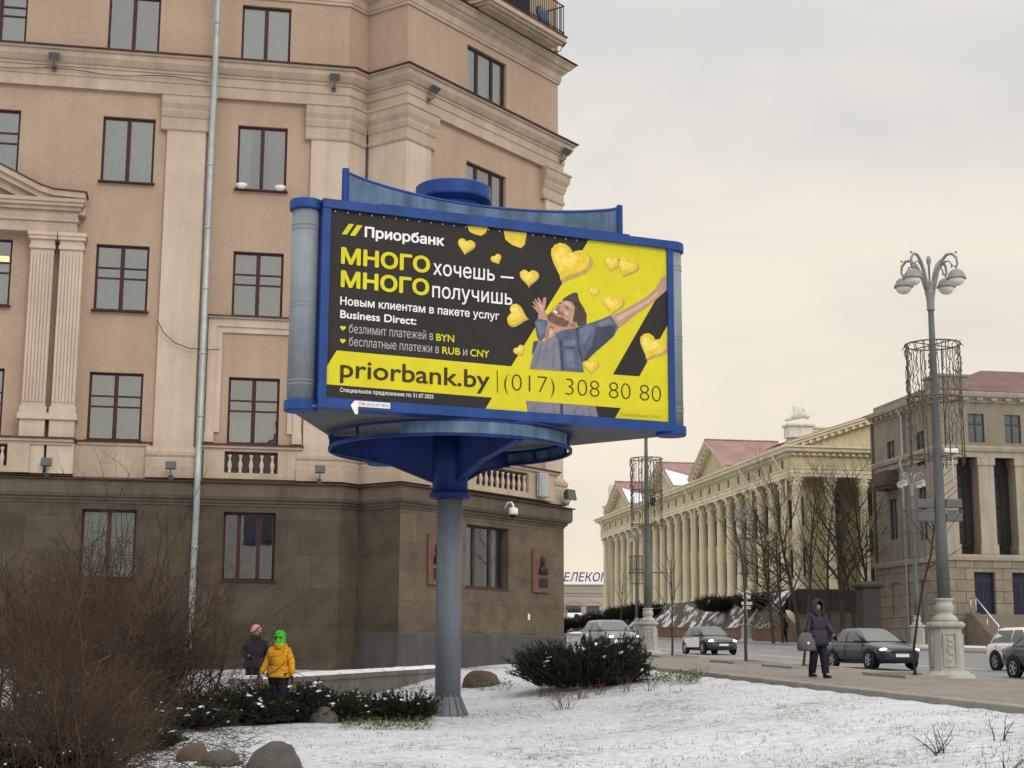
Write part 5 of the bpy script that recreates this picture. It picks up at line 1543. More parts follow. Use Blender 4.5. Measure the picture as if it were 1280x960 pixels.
# round sign in front of the far lamp
p = LAMPS[3].location
t = thing('traffic_sign', 'round pale traffic sign with small plates on the far pavement', 'traffic sign', (p.x - .05, p.y - .9, p.z))
obj('post', MB().lathe([(.035, 0), (.035, 3.7)], 8), zinc, t)
obj('disc', MB().lathe([(.36, 0), (.36, .03)], 24).xf(Matrix.Translation((0, -.06, 3.35)) @ Matrix.Rotation(R(90), 4, 'X')), white_pvc, t)
obj('plate', MB().box(-.4, .4, -.08, -.05, 2.62, 2.86), white_pvc, t); obj('plate', MB().box(-.3, .3, -.08, -.05, 2.32, 2.54), white_pvc, t)

# ------------------------------------------------------------------ walls and stones near by
stone_l = mat('limestone_slab', (0.19, 0.17, 0.145), .85, .18, 1.5, streak=.25, fine=.1)
def seg_wall(name, label, A, B, ta, tb, th, h, m, capm, snow=True, cat='wall'):
    t = thing(name, label, cat, (A.x, A.y, 0))
    d = flat(B - A); ln = d.length; d.normalize(); nv = Vector((-d.y, d.x, 0))
    n = max(3, int(ln / 1.2))
    bd, cp, sn__ = MB(), MB(), MB()
    for i in range(n):
        u0, u1 = ln * i / n + .006, ln * (i + 1) / n - .006
        def P_(u, w, dz): q = d * u + nv * w; return (q.x, q.y, ta + (tb - ta) * u / ln + dz)
        def bx(mb, w0, w1, z0_, z1_, a=u0, b=u1):
            mb.add([P_(a, w0, z0_), P_(b, w0, z0_), P_(b, w1, z0_), P_(a, w1, z0_), P_(a, w0, z1_), P_(b, w0, z1_), P_(b, w1, z1_), P_(a, w1, z1_)],
                   [(0, 3, 2, 1), (4, 5, 6, 7), (0, 1, 5, 4), (1, 2, 6, 5), (2, 3, 7, 6), (3, 0, 4, 7)])
        bx(bd, .04, th - .04, -h, -.10); bx(cp, 0, th, -.098, 0)
        k = 6
        rings = []
        for j in range(k + 1):
            uu = u0 + .03 + (u1 - u0 - .06) * j / k
            hh = .045 + .02 * noise.noise(Vector((uu * 2 + A.x, 0, 3)))
            rings.append([P_(uu, .03 + .02 * noise.noise(Vector((uu * 3, 5, 1))), .001), P_(uu, .08, hh), P_(uu, th - .08, hh), P_(uu, th - .03, .001)])
        sn__.loft(rings, smooth=False)
    obj('stone_body', bd, m, t); obj('coping', cp, capm, t)
    if snow: obj('snow_cap', sn__, snowy, t)
    return t
WA, WB = at(330, 850, 29.0), at(572, 835, 39.5)
seg_wall('low_wall', 'low stone wall capped with snow running towards the corner of the apartment building', WA, WB, -.36, -.17, .75, .9, stone_l, stone_l)
rwA = Vector((*xy(160, 38.3), 0)); rwB = Vector((*xy(104, 38.3), 0))
seg_wall('retaining_wall', 'low red brown retaining wall along the far pavement below the palace bank', rwA, rwB, plane_z(160) + .95, plane_z(104) + .95, .4, 1.6, mat('red_brown_stone', (.17, .105, .08), .85, .15, .8, fine=.1), mat('red_brown_stone', (.2, .13, .1)), False)
rock_m = mat('boulder', (0.085, 0.078, 0.068), .8, .25, 3, fine=.2, bmp=.5)
rock_b = mat('brown_boulder', (0.10, 0.070, 0.050), .8, .25, 3, fine=.2, bmp=.5)
moss = mat('moss', (0.10, 0.115, 0.02), .95, .3, 9, bmp=.5)
def rock(px, py, w, h, dpt, label, m, seed, sink=.3, moss_on=False):
    p = on_ground(px, py)
    mb = MB().sphere((0, 0, 0), 1, 28, 18)
    def f(q):
        n1 = noise.noise(q * 1.1 + Vector((seed, 0, 0))); n2 = noise.noise(q * 3.2 + Vector((0, seed, 0)))
        r = 1 + .22 * n1 + .07 * n2
        q = q * r
        return Vector((q.x * w / 2, q.y * dpt / 2, max(-.4 * h, q.z * h * (1 - sink / 2))))
    mb.v = [f(q) for q in mb.v]
    o = tag(obj('boulder', mb, m, None, p, seed), label, 'boulder')
    if moss_on:
        rnd = random.Random(seed); mm = MB()
        for _ in range(150):
            a, r = rnd.uniform(-3.0, .2), rnd.uniform(.75, 1.1); x, y = math.cos(a) * w / 2 * r, math.sin(a) * dpt / 2 * r
            mm.sphere((x, y, rnd.uniform(-.02, .45) * h * (1.25 - r)), rnd.uniform(.02, .05), 6, 4, (1, 1, .6))
        obj('moss', mm, moss, o)
    return o
rock(345, 962, .72, .38, .6, 'rounded grey boulder at the bottom edge of the lawn, biggest of the boulders', rock_m, 1.3)
rock(242, 951, .42, .26, .4, 'brown boulder at the bottom left end of the snowy lawn', rock_b, 2.2)
rock(275, 957, .50, .22, .4, 'flat mossy boulder between the brown and the grey one', rock_m, 3.7, moss_on=True)
rock(404, 903, .62, .30, .5, 'grey boulder half hidden by the snow dusted junipers', rock_m, 5.1)
rock(603, 857, .85, .42, .6, 'brown boulder on the snow just right of the grey billboard pole', rock_b, 6.4)

# ------------------------------------------------------------------ bare trees and shrubs
bark = mat('bark', (0.050, 0.040, 0.032), .9, .3, 5)
bark2 = mat('twig_bark', (0.066, 0.044, 0.030), .9, .5, 1.2)
bark_g = mat('sapling_bark', (0.058, 0.050, 0.045), .9, .25, 5)
def grow(mb, p, d, ln, r, lvl, rnd, kids=(5, 5, 4), spread=.75, up=.12, seg=5, wob=.16, sides=(8, 5, 4, 3), shr=.62, t0=.3, fine=None):
    pts = [Vector(p)]; d = Vector(d).normalized()
    for i in range(seg):
        d = (d + Vector((rnd.gauss(0, wob), rnd.gauss(0, wob), rnd.gauss(0, wob) + up))).normalized()
        pts.append(pts[-1] + d * (ln / seg))
    rad = [r * (1 - .72 * i / seg) for i in range(seg + 1)]
    tgt = fine if (fine is not None and lvl > 0) else mb
    tgt.tube(pts, rad, sides[min(lvl, len(sides) - 1)], lvl < 2, False)
    if lvl >= len(kids): return
    for k in range(kids[lvl]):
        t = t0 + (1 - t0) * (k + rnd.random()) / kids[lvl]
        f = min(t, .999) * seg; i = int(f); q = pts[i].lerp(pts[i + 1], f - i)
        dd = (pts[i + 1] - pts[i]).normalized()
        side = dd.orthogonal().normalized(); side.rotate(Matrix.Rotation(rnd.uniform(0, 2 * math.pi), 3, dd))
        nd = (dd * (1 - spread * .6) + side * spread).normalized()
        grow(mb, q, nd, ln * shr * rnd.uniform(.7, 1.15) * (1.15 - .55 * t), rad[i] * .58, lvl + 1, rnd, kids, spread, up, max(3, seg - 1), wob, sides, shr, .22, fine)
def tree(px, Y, h, label, seed, kids=(9, 6, 5), spread=.62, r=.16, lean=0, cat='tree', name='bare_tree', group=None, m=bark, up=.14, t0=.28, z=None, shr=.55):
    p = at(px, 800, Y); s__, n__ = sn(p.x, p.y); zz_ = (zb_front(s__, n__) if s__ > 104 else plane_z(s__)) if z is None else z
    t = thing(name, label, cat, (p.x, p.y, zz_ - .05), 0, group)
    rnd = random.Random(seed); tr_, cr_ = MB(), MB()
    grow(tr_, (0, 0, 0), (lean, 0, 1), h * .9, r, 0, rnd, kids, spread, up, 7, .06, (8, 5, 3, 3), shr, t0, cr_)
    obj('trunk', tr_, m, t); obj('crown', cr_, m, t)
    return t
G = 'bare trees in front of the palace portico'
tree(967, 104, 9.8, 'bare bushy tree in front of the nearest palace corner columns, leftmost of the bank trees', 11, (34, 10, 7), .85, .12, group=G, up=.02, shr=.36, t0=.22)
tree(1001, 107, 12.0, 'slender bare tree with upswept limbs in front of the first portico window', 12, (14, 8, 6), .62, .15, -.05, group=G, up=.12)
tree(1013, 108, 12.2, 'bare tree standing close right of the slender one by the portico', 19, (12, 7, 6), .62, .12, .05, group=G, up=.12)
tree(978, 105, 8.6, 'low spreading bare tree beside the bushy one at the portico corner', 27, (26, 9, 6), .8, .1, .04, group=G, up=.04, shr=.4, t0=.2)
tree(1036, 107, 11.0, 'bare tree between the twin trees and the thick forked one', 28, (10, 7, 6), .68, .12, .03, group=G, up=.1)
tree(1070, 108, 11.2, 'bare tree just right of the thick forked one', 29, (10, 7, 6), .68, .12, -.02, group=G, up=.1)
tree(1052, 106, 11.4, 'thick forked bare tree in front of the middle of the portico', 14, (13, 8, 6), .65, .21, .02, group=G, up=.10)
tree(1086, 109, 12.0, 'bare tree rising behind the dark gate pillar', 15, (12, 8, 6), .62, .15, -.02, group=G, up=.12)
G = 'young street trees along the kerb'
def sapling(px, n_l, h, label, seed, kids=(9, 3), spread=.6, r=.045, t0=.45, lean=0, up=.12, shr=.42):
    k = (px - 640) / 1951.0; Y = n_l / (.9848 * k + .1736)
    return tree(px, Y, h, label, seed, kids, spread, r, lean, 'tree', 'young_tree', G, bark_g, up, t0, plane_z(sn(k * Y, Y)[0]), shr)
sapling(840, 15.2, 3.9, 'young bare tree with a forked crown at the kerb left of the grey hatchback', 21)
sapling(932, 15.2, 5.4, 'young bare tree at the kerb with two long arching limbs', 22, (7, 4), .7, .05, .62, -.04, .16, .5)
sapling(1003, 15.2, 3.2, 'thin young tree trunk at the kerb just left of the hooded walker', 23, (3, 2), .4, .04, .6)
sapling(1142, 15.2, 5.6, 'young bare tree in front of the nearest lamp post', 24, (11, 2), .7, .036, .5, .0, .06, .26)
sapling(779, 34.5, 6.5, 'young bare tree on the far side of the avenue before the palace columns', 25, (12, 4), .5, .06, .4)
# tree pits
for px in (840, 932, 1003, 1142):
    k = (px - 640) / 1951.0; Y = 15.2 / (.9848 * k + .1736); s_, n_ = sn(k * Y, Y)
    pit = MB()
    for a, b, c, d in ((-1.2, 1.2, -.72, -.6), (-1.2, 1.2, .5, .62), (-1.2, -1.08, -.6, .5), (1.08, 1.2, -.6, .5)):
        q0 = [Vector((*xy(s_ + q, n_ + w), plane_z(s_ + q) - .02)) for q, w in ((a, c), (b, c), (b, d), (a, d))]
        pit.loft([q0, [q + Vector((0, 0, .09)) for q in q0]], smooth=False)
    o = obj('tree_pit', pit, kerb_m); tag(o, {840: 'stone edged tree pit left of the grey hatchback', 932: 'stone edged tree pit under the tree with arching limbs', 1003: 'stone edged tree pit by the hooded walker', 1142: 'stone edged tree pit beside the nearest lamp pedestal'}[px], 'tree pit', 'tree pits in the pavement')
# big twiggy shrubs on the left
ml = []
def clump(mb, q, rnd, a=.02, b=.07):
    m_ = MB().sphere((0, 0, 0), 1, 8, 5); sx_, sy_ = rnd.uniform(a, b), rnd.uniform(a, b * .7)
    m_.v = [Vector((v.x * sx_ * (1 + .8 * noise.noise(v * 1.7 + q * 9)), v.y * sy_ * (1 + .8 * noise.noise(v * 1.5 + q * 7)), max(-.3, v.z) * .022 + .2 * sx_ * v.x)) + q for v in m_.v]
    mb.add(m_.v, m_.f, True)
def shrub_mesh(seed, stems, h, w, kids=(12, 5, 2)):
    rnd = random.Random(seed); mb = MB()
    for i in range(stems):
        a = rnd.uniform(0, 6.28); rr = rnd.uniform(0, .35) * w
        ln = h * rnd.uniform(.55, 1.08); tilt = rnd.uniform(.05, .55)
        grow(mb, (rr * math.cos(a), rr * math.sin(a), -.1), (math.cos(a) * tilt, math.sin(a) * tilt, 1), ln, .015, 0, rnd, kids, .85, .0, 7, .23, (4, 3, 3, 3), .44, .10)
    for i in range(9):
        a = rnd.uniform(0, 6.28); rr = rnd.uniform(0, .3) * w
        grow(mb, (rr * math.cos(a), rr * math.sin(a), -.1), (math.cos(a) * .4, math.sin(a) * .4, 1), h * rnd.uniform(.6, .9), .026, 0, rnd, (8, 5, 3), .7, .03, 7, .17, (5, 4, 3, 3), .5, .2)
    ml.append([Vector(q) for q in rnd.sample(mb.v, 60)])
    return mb.mesh('twigs')
shr = [shrub_mesh(31, 24, 3.5, 2.4), shrub_mesh(32, 30, 2.7, 2.6), shrub_mesh(33, 20, 4.0, 1.9)]
spots = [(18, 938, 0, 1.0, 'dense brown leafless shrub at the left edge, nearest the camera'), (95, 918, 2, 1.0, 'tall brown leafless shrub in front of the left ground floor window'),
         (165, 905, 0, 1.02, 'broad leafless shrub left of the downpipe'), (212, 905, 1, 1.0, 'lower leafless shrub in front of the downpipe foot'),
         (48, 968, 1, .72, 'low dark leafless shrub in the bottom left corner'), (140, 945, 1, .62, 'low tangled leafless shrub spreading over the snow near the bottom left'), (105, 975, 1, .5, 'lowest tangle of leafless stems at the bottom edge of the picture'), (10, 905, 2, 1.0, 'tall leafless shrub at the left edge behind the nearest one'), (178, 900, 2, .95, 'slender leafless shrub between the broad one and the downpipe')]
for i, (px, py, k, s_, lb) in enumerate(spots):
    p = on_ground(px, py)
    o = thing('leafless_shrub', lb, 'shrub', p, i * 1.3, 'leafless shrubs on the left'); o.scale = (s_, s_, s_)
    link('twigs', shr[k], bark2, o)
    sm_ = MB(); r_ = random.Random(i)
    for q in ml[k]:
        if q.z < .75 and q.x ** 2 + q.y ** 2 < 1.1 and r_.random() < .75: clump(sm_, q, r_, .015, .055)
    obj('snow', sm_, snowy, o)
# a few high whips
rnd = random.Random(5)
p = on_ground(150, 900)
t = thing('leafless_shrub', 'thin leafless shrub with long whips reaching up to the first floor windows', 'shrub', p, 0, 'leafless shrubs on the left')
wh = MB()
for k in range(9): grow(wh, (rnd.uniform(-.9, .9), rnd.uniform(-.3, .3), 0), (rnd.uniform(-.25, .25), 0, 1), rnd.uniform(3.2, 4.6), .016, 0, rnd, (6, 2), .5, .05, 8, .10, (4, 3, 3), .25, .5)
obj('twigs', wh, bark2, t)
# junipers
jun_m = mat('juniper_foliage', (0.024, 0.034, 0.018), .85, .45, 2.5)
jun_b = mat('juniper_wood', (0.045, 0.033, 0.024), .9, .3, 4)
def juniper_mesh(seed, n, w, h, up=.55, ln=.75, snow_n=.05):
    rnd = random.Random(seed); fo, wd = MB(), MB(); tips = []
    for i in range(n):
        a = rnd.uniform(0, 6.28); rr = w / 2 * math.sqrt(rnd.random()) * .8
        base = Vector((rr * math.cos(a), rr * math.sin(a) * .8, h * .45 * rnd.random() * (1 - rr / (w * .6))))
        d = Vector((math.cos(a) * rnd.uniform(.3, 1), math.sin(a) * rnd.uniform(.3, 1), rnd.uniform(up - .35, up + .5))).normalized()
        L_ = ln * rnd.uniform(.55, 1.15)
        p = base.copy(); path = [p.copy()]
        for k in range(5):
            d = (d + Vector((rnd.gauss(0, .08), rnd.gauss(0, .08), rnd.gauss(.02, .06)))).normalized()
            p = p + d * (L_ / 5); path.append(p.copy())
        wd.tube(path, [.010, .009, .007, .006, .004, .002], 3, False, False)
        tips.append(path[-1])
        for k in range(34):
            f = rnd.random() ** .7 * 4.99; j = int(f); q = path[j].lerp(path[j + 1], f - j)
            dd = (path[j + 1] - path[j]).normalized()
            s_ = dd.orthogonal().normalized(); s_.rotate(Matrix.Rotation(rnd.uniform(0, 6.28), 3, dd))
            nd = (dd + s_ * rnd.uniform(.5, 1.0)).normalized(); l2 = rnd.uniform(.05, .13) * (1.2 - f / 7)
            sd_ = nd.cross(Vector((rnd.gauss(0, 1), rnd.gauss(0, 1), rnd.gauss(0, 1)))).normalized() * rnd.uniform(.005, .011)
            fo.add([q - sd_ * .6, q + nd * l2 * .55 - sd_, q + nd * l2, q + nd * l2 * .55 + sd_, q + sd_ * .6], [(0, 1, 2, 3, 4)])
    sn_b = MB()
    top = sorted(tips, key=lambda q: -q.z)
    for q in rnd.sample(top[:int(n * .8)], int(n * snow_n)):
        m_ = MB().sphere((0, 0, 0), 1, 10, 6)
        sx_, sy_ = rnd.uniform(.02, .09), rnd.uniform(.02, .05); q = q - Vector((q.x * .12, q.y * .12, rnd.uniform(.0, .12)))
        m_.v = [Vector((v.x * sx_ * (1 + .9 * noise.noise(v * 1.7 + q * 9)), v.y * sy_ * (1 + .9 * noise.noise(v * 1.5 + q * 7)), max(-.25, v.z) * .022 + .25 * sx_ * v.x)) + q for v in m_.v]
        m_.v = [v + Vector((0, 0, .012)) for v in m_.v]
        sn_b.add(m_.v, m_.f, True)
    return fo.mesh('foliage'), wd.mesh('branches'), sn_b.mesh('snow')
JP = [juniper_mesh(41, 1500, 2.3, 1.0, .55, .75, .016), juniper_mesh(42, 900, 1.7, .60, .32, .6, .06), juniper_mesh(43, 360, 1.1, .5, .5, .55)]
def juniper(px, py, k, s_, label, rz=0, group=None, p=None, sc=None, snow=True):
    if sc is None: sc = (s_, s_, s_ * (1.0 if px > 700 else (.78 + .5 * ((px * 7) % 10) / 10)))
    p = p or on_ground(px, py)
    t = thing('juniper_bush', label, 'juniper', p, rz, group); t.scale = sc or (s_, s_, s_)
    link('foliage', JP[k][0], jun_m, t); link('branches', JP[k][1], jun_b, t)
    if snow: link('snow', JP[k][2], snowy, t)
    return t
juniper(726, 859, 0, 1.06, 'large dark spreading juniper with snow on its right branches, by the corner of the lawn', .4)
juniper(766, 856, 2, 1.45, 'ragged juniper with snow on its branches, at the right end of the large dark one', 1.0, None, None, (1.15, 1.0, 1.75))
G = 'low junipers below the apartment building'
for px, py, k, s_, lb, rz in ((150, 898, 1, 1.0, 'low dark juniper under the leafless shrubs left of the downpipe', 0), (220, 905, 1, 1.05, 'low snow speckled juniper below the downpipe', 1.1), (290, 903, 1, 1.1, 'snow speckled juniper below the adult in the pink hat', 2.2),
                              (352, 900, 1, 1.05, 'snow speckled juniper below the child in yellow', .6), (412, 900, 1, .8, 'dark juniper beside the grey boulder', 1.7), (462, 897, 2, .75, 'small juniper at the right end of the low junipers', .3), (508, 900, 2, .8, 'small fan shaped juniper just left of the billboard pole', 2.0),
                              (320, 885, 1, .9, 'dark juniper at the back of the low junipers, in front of the two walkers', 3.0), (40, 930, 1, 1.0, 'low dark juniper near the left edge under the brown shrub', .9), (110, 925, 1, .9, 'low juniper in the bottom left tangle', 2.6), (70, 962, 1, .8, 'low juniper at the bottom edge near the left corner', 1.9), (170, 938, 2, .8, 'small dark juniper at the edge of the snow below the broad leafless shrub', .2), (240, 912, 2, .9, 'small ragged juniper in front of the low row, left of the mossy boulder', 1.4)):
    juniper(px, py, k, s_, lb, rz, G)
G = 'dark junipers on the palace bank'
for s_, n_, k, sc, lb in ((118, 40.6, 0, (1.7, 1.4, 1.5), 'dark evergreen on the bank right of the round traffic sign'), (126, 40.6, 0, (2.0, 1.6, 1.6), 'dark evergreen on the snowy bank left of the round traffic sign'), (150, 40.4, 0, (2.2, 2.2, 1.7), 'dark evergreen on the bank above the grey hatchback'), (158, 40.4, 0, (2.2, 2.2, 1.6), 'dark evergreen left of the grey hatchback on the bank'),
                          (168, 40.0, 0, (2.4, 2.4, 1.5), 'dark evergreen right of the farthest lamp post'), (178, 39.6, 0, (2.4, 2.4, 1.5), 'dark evergreen below the far end of the columns'), (188, 38, 0, (2.4, 2.4, 1.4), 'dark evergreen in front of the far pale building, right one'), (193, 34, 0, (2.6, 2.4, 1.4), 'dark evergreen in front of the far pale building, left one')):
    x, y = xy(s_, n_); juniper(0, 0, k, 1, lb, s_, G, Vector((x, y, zb_side(s_, n_) - .1 if n_ > 39 and s_ < 182 else plane_z(s_))), sc)
# withered stalks on the lawn
stalk_m = mat('withered_stalk', (0.155, 0.095, 0.065), .9, .3, 5)
G = 'withered plants on the snowy lawn'
def stalks(px, py, h, n, label, m=stalk_m, sp=.45, kids=(4,), group=G, r=.007):
    p = on_ground(px, py); rnd = random.Random(int(px)); mb = MB()
    for k in range(n):
        grow(mb, (rnd.uniform(-.12, .12), rnd.uniform(-.08, .08), -.02), (rnd.gauss(0, sp), rnd.gauss(0, sp), 1), h * rnd.uniform(.6, 1.1), r, 0, rnd, kids, .7, .0, 4, .15, (4, 3), .45, .3)
    return tag(obj('withered_plant', mb, m, None, p), label, 'plant', group)
for px, py, h, n, lb in ((680, 871, .3, 14, 'tan withered plant left of the tallest withered one'), (704, 887, .42, 16, 'reddish tuft of withered stalks nearest the camera below the large juniper'), (697, 874, .34, 14, 'dense tan withered plant below the middle of the large juniper'), (725, 874, .34, 16, 'tan withered plant below the right half of the large juniper'),
                         (751, 868, .34, 13, 'withered plant right of the large juniper foot'), (783, 865, .36, 11, 'twiggy withered plant left of the green leafy patch'), (816, 863, .34, 9, 'twiggy withered plant in front of the green leafy patch'), (845, 865, .18, 4, 'single thin withered sprig on open snow'), (877, 846, .3, 8, 'withered plant at the end of the green patch by the kerb')):
    stalks(px, py, h, n, lb)
thorn = mat('bare_rose_stem', (0.070, 0.045, 0.040), .8, .3, 5)
stalks(1173, 943, .42, 9, 'low bare rose bush on the open snow at the lower right', thorn, .65, (4, 2), None, .008)
stalks(1255, 925, .34, 3, 'small reddish bare twig in the snow near the right edge', thorn, .2, (5, 1), None, .009)
stalks(1268, 960, .2, 6, 'bare twig at the bottom right corner of the lawn', thorn, .6, (3,), None, .007)
# leafy ground cover, tufts of grass poking through the snow
leaf_m = mat('green_leaf', (0.075, 0.115, 0.035), .7, .4, 8)
def patch(name, px0, px1, py0, py1, n, seed, l0, l1, m, kind='stuff', up=.5):
    rnd = random.Random(seed); mb = MB()
    for _ in range(n):
        p = on_ground(rnd.uniform(px0, px1), rnd.uniform(py0, py1))
        a = rnd.uniform(0, 6.28); d = Vector((math.cos(a), math.sin(a), rnd.uniform(.1, 1.5) * up)).normalized(); s_ = Vector((-d.y, d.x, 0)) * rnd.uniform(.25, .4)
        ln = rnd.uniform(l0, l1); q = p + Vector((0, 0, rnd.uniform(0, .10) * l1 / .12))
        mb.add([q, q + (d + s_) * ln * .5, q + d * ln, q + (d - s_) * ln * .5], [(0, 1, 2, 3)])
    return tag(obj(name, mb, m), kind=kind)
patch('leafy_ground_cover', 800, 875, 843, 856, 900, 51, .06, .14, leaf_m)
patch('leafy_ground_cover', 785, 805, 846, 854, 160, 52, .05, .11, leaf_m)
patch('leafy_ground_cover', 425, 540, 902, 914, 1000, 53, .05, .11, leaf_m)
patch('leafy_ground_cover', 585, 640, 855, 864, 260, 54, .06, .13, leaf_m)
patch('leafy_ground_cover', 480, 545, 858, 868, 160, 55, .05, .11, leaf_m)
patch('leafy_ground_cover', 560, 680, 893, 900, 300, 56, .03, .07, mat('mossy_leaf', (.10, .105, .05), .8, .3, 8))
def grass():
    rnd = random.Random(61); mb = MB()
    for _ in range(9000):
        px, py = rnd.uniform(160, 1290), 846 + 130 * rnd.random() ** 1.3
        p = on_ground(px, py)
        s_, n_ = sn(p.x, p.y)
        if n_ > N_LAWN - .1 or noise.noise(Vector((p.x * 1.1, p.y * 1.1, 2))) < -.05: continue
        for k in range(2):
            a = rnd.uniform(0, 6.28); d = Vector((math.cos(a) * rnd.uniform(.3, 1.4), math.sin(a) * rnd.uniform(.3, 1.4), 1)).normalized() * rnd.uniform(.025, .075)
            w_ = Vector((-math.sin(a), math.cos(a), 0)) * .005
            q = p + Vector((rnd.uniform(-.04, .04), rnd.uniform(-.04, .04), -.01))
            mb.add([q - w_, q + w_, q + d], [(0, 1, 2)])
    return tag(obj('grass_blades', mb, mat('dry_grass', (.13, .12, .06), .9, .4, 9)), kind='stuff')
grass()
def litter():
    rnd = random.Random(62); mb = MB()
    for _ in range(1500):
        p = on_ground(rnd.uniform(-20, 320), rnd.uniform(905, 985)); a = rnd.uniform(0, 6.28)
        d = Vector((math.cos(a), math.sin(a), rnd.uniform(-.1, .4))) * rnd.uniform(.1, .35)
        mb.tube([p + Vector((0, 0, .02)), p + d * .5 + Vector((rnd.uniform(-.03, .03), 0, .05)), p + d + Vector((0, 0, .03))], [.005, .004, .002], 3, False, False)
    return tag(obj('fallen_twigs', mb, bark2), kind='stuff')
litter()
# dark pillar at the gate beside the grey brown building
p = at(1087, 790, 101); zb = plane_z(sn(p.x, p.y)[0]) - .3
t = thing('gate_pillar', 'tall dark stone gate pillar with a flat cap left of the grey brown building', 'pillar', (p.x, p.y, zb), R(10))
dk = mat('dark_pillar_stone', (.05, .045, .042), .8, .2, 1.5, fine=.15)
obj('shaft', MB().bevbox(-.62, .62, -.62, .62, .2, 3.9, .05).box(-.72, .72, -.72, .72, 0, .3), dk, t)
obj('cap', MB().loft([[(-a, -a, z), (a, -a, z), (a, a, z), (-a, a, z)] for a, z in ((.66, 3.88), (.85, 4.0), (.85, 4.15), (.5, 4.35))], smooth=False), dk, t)

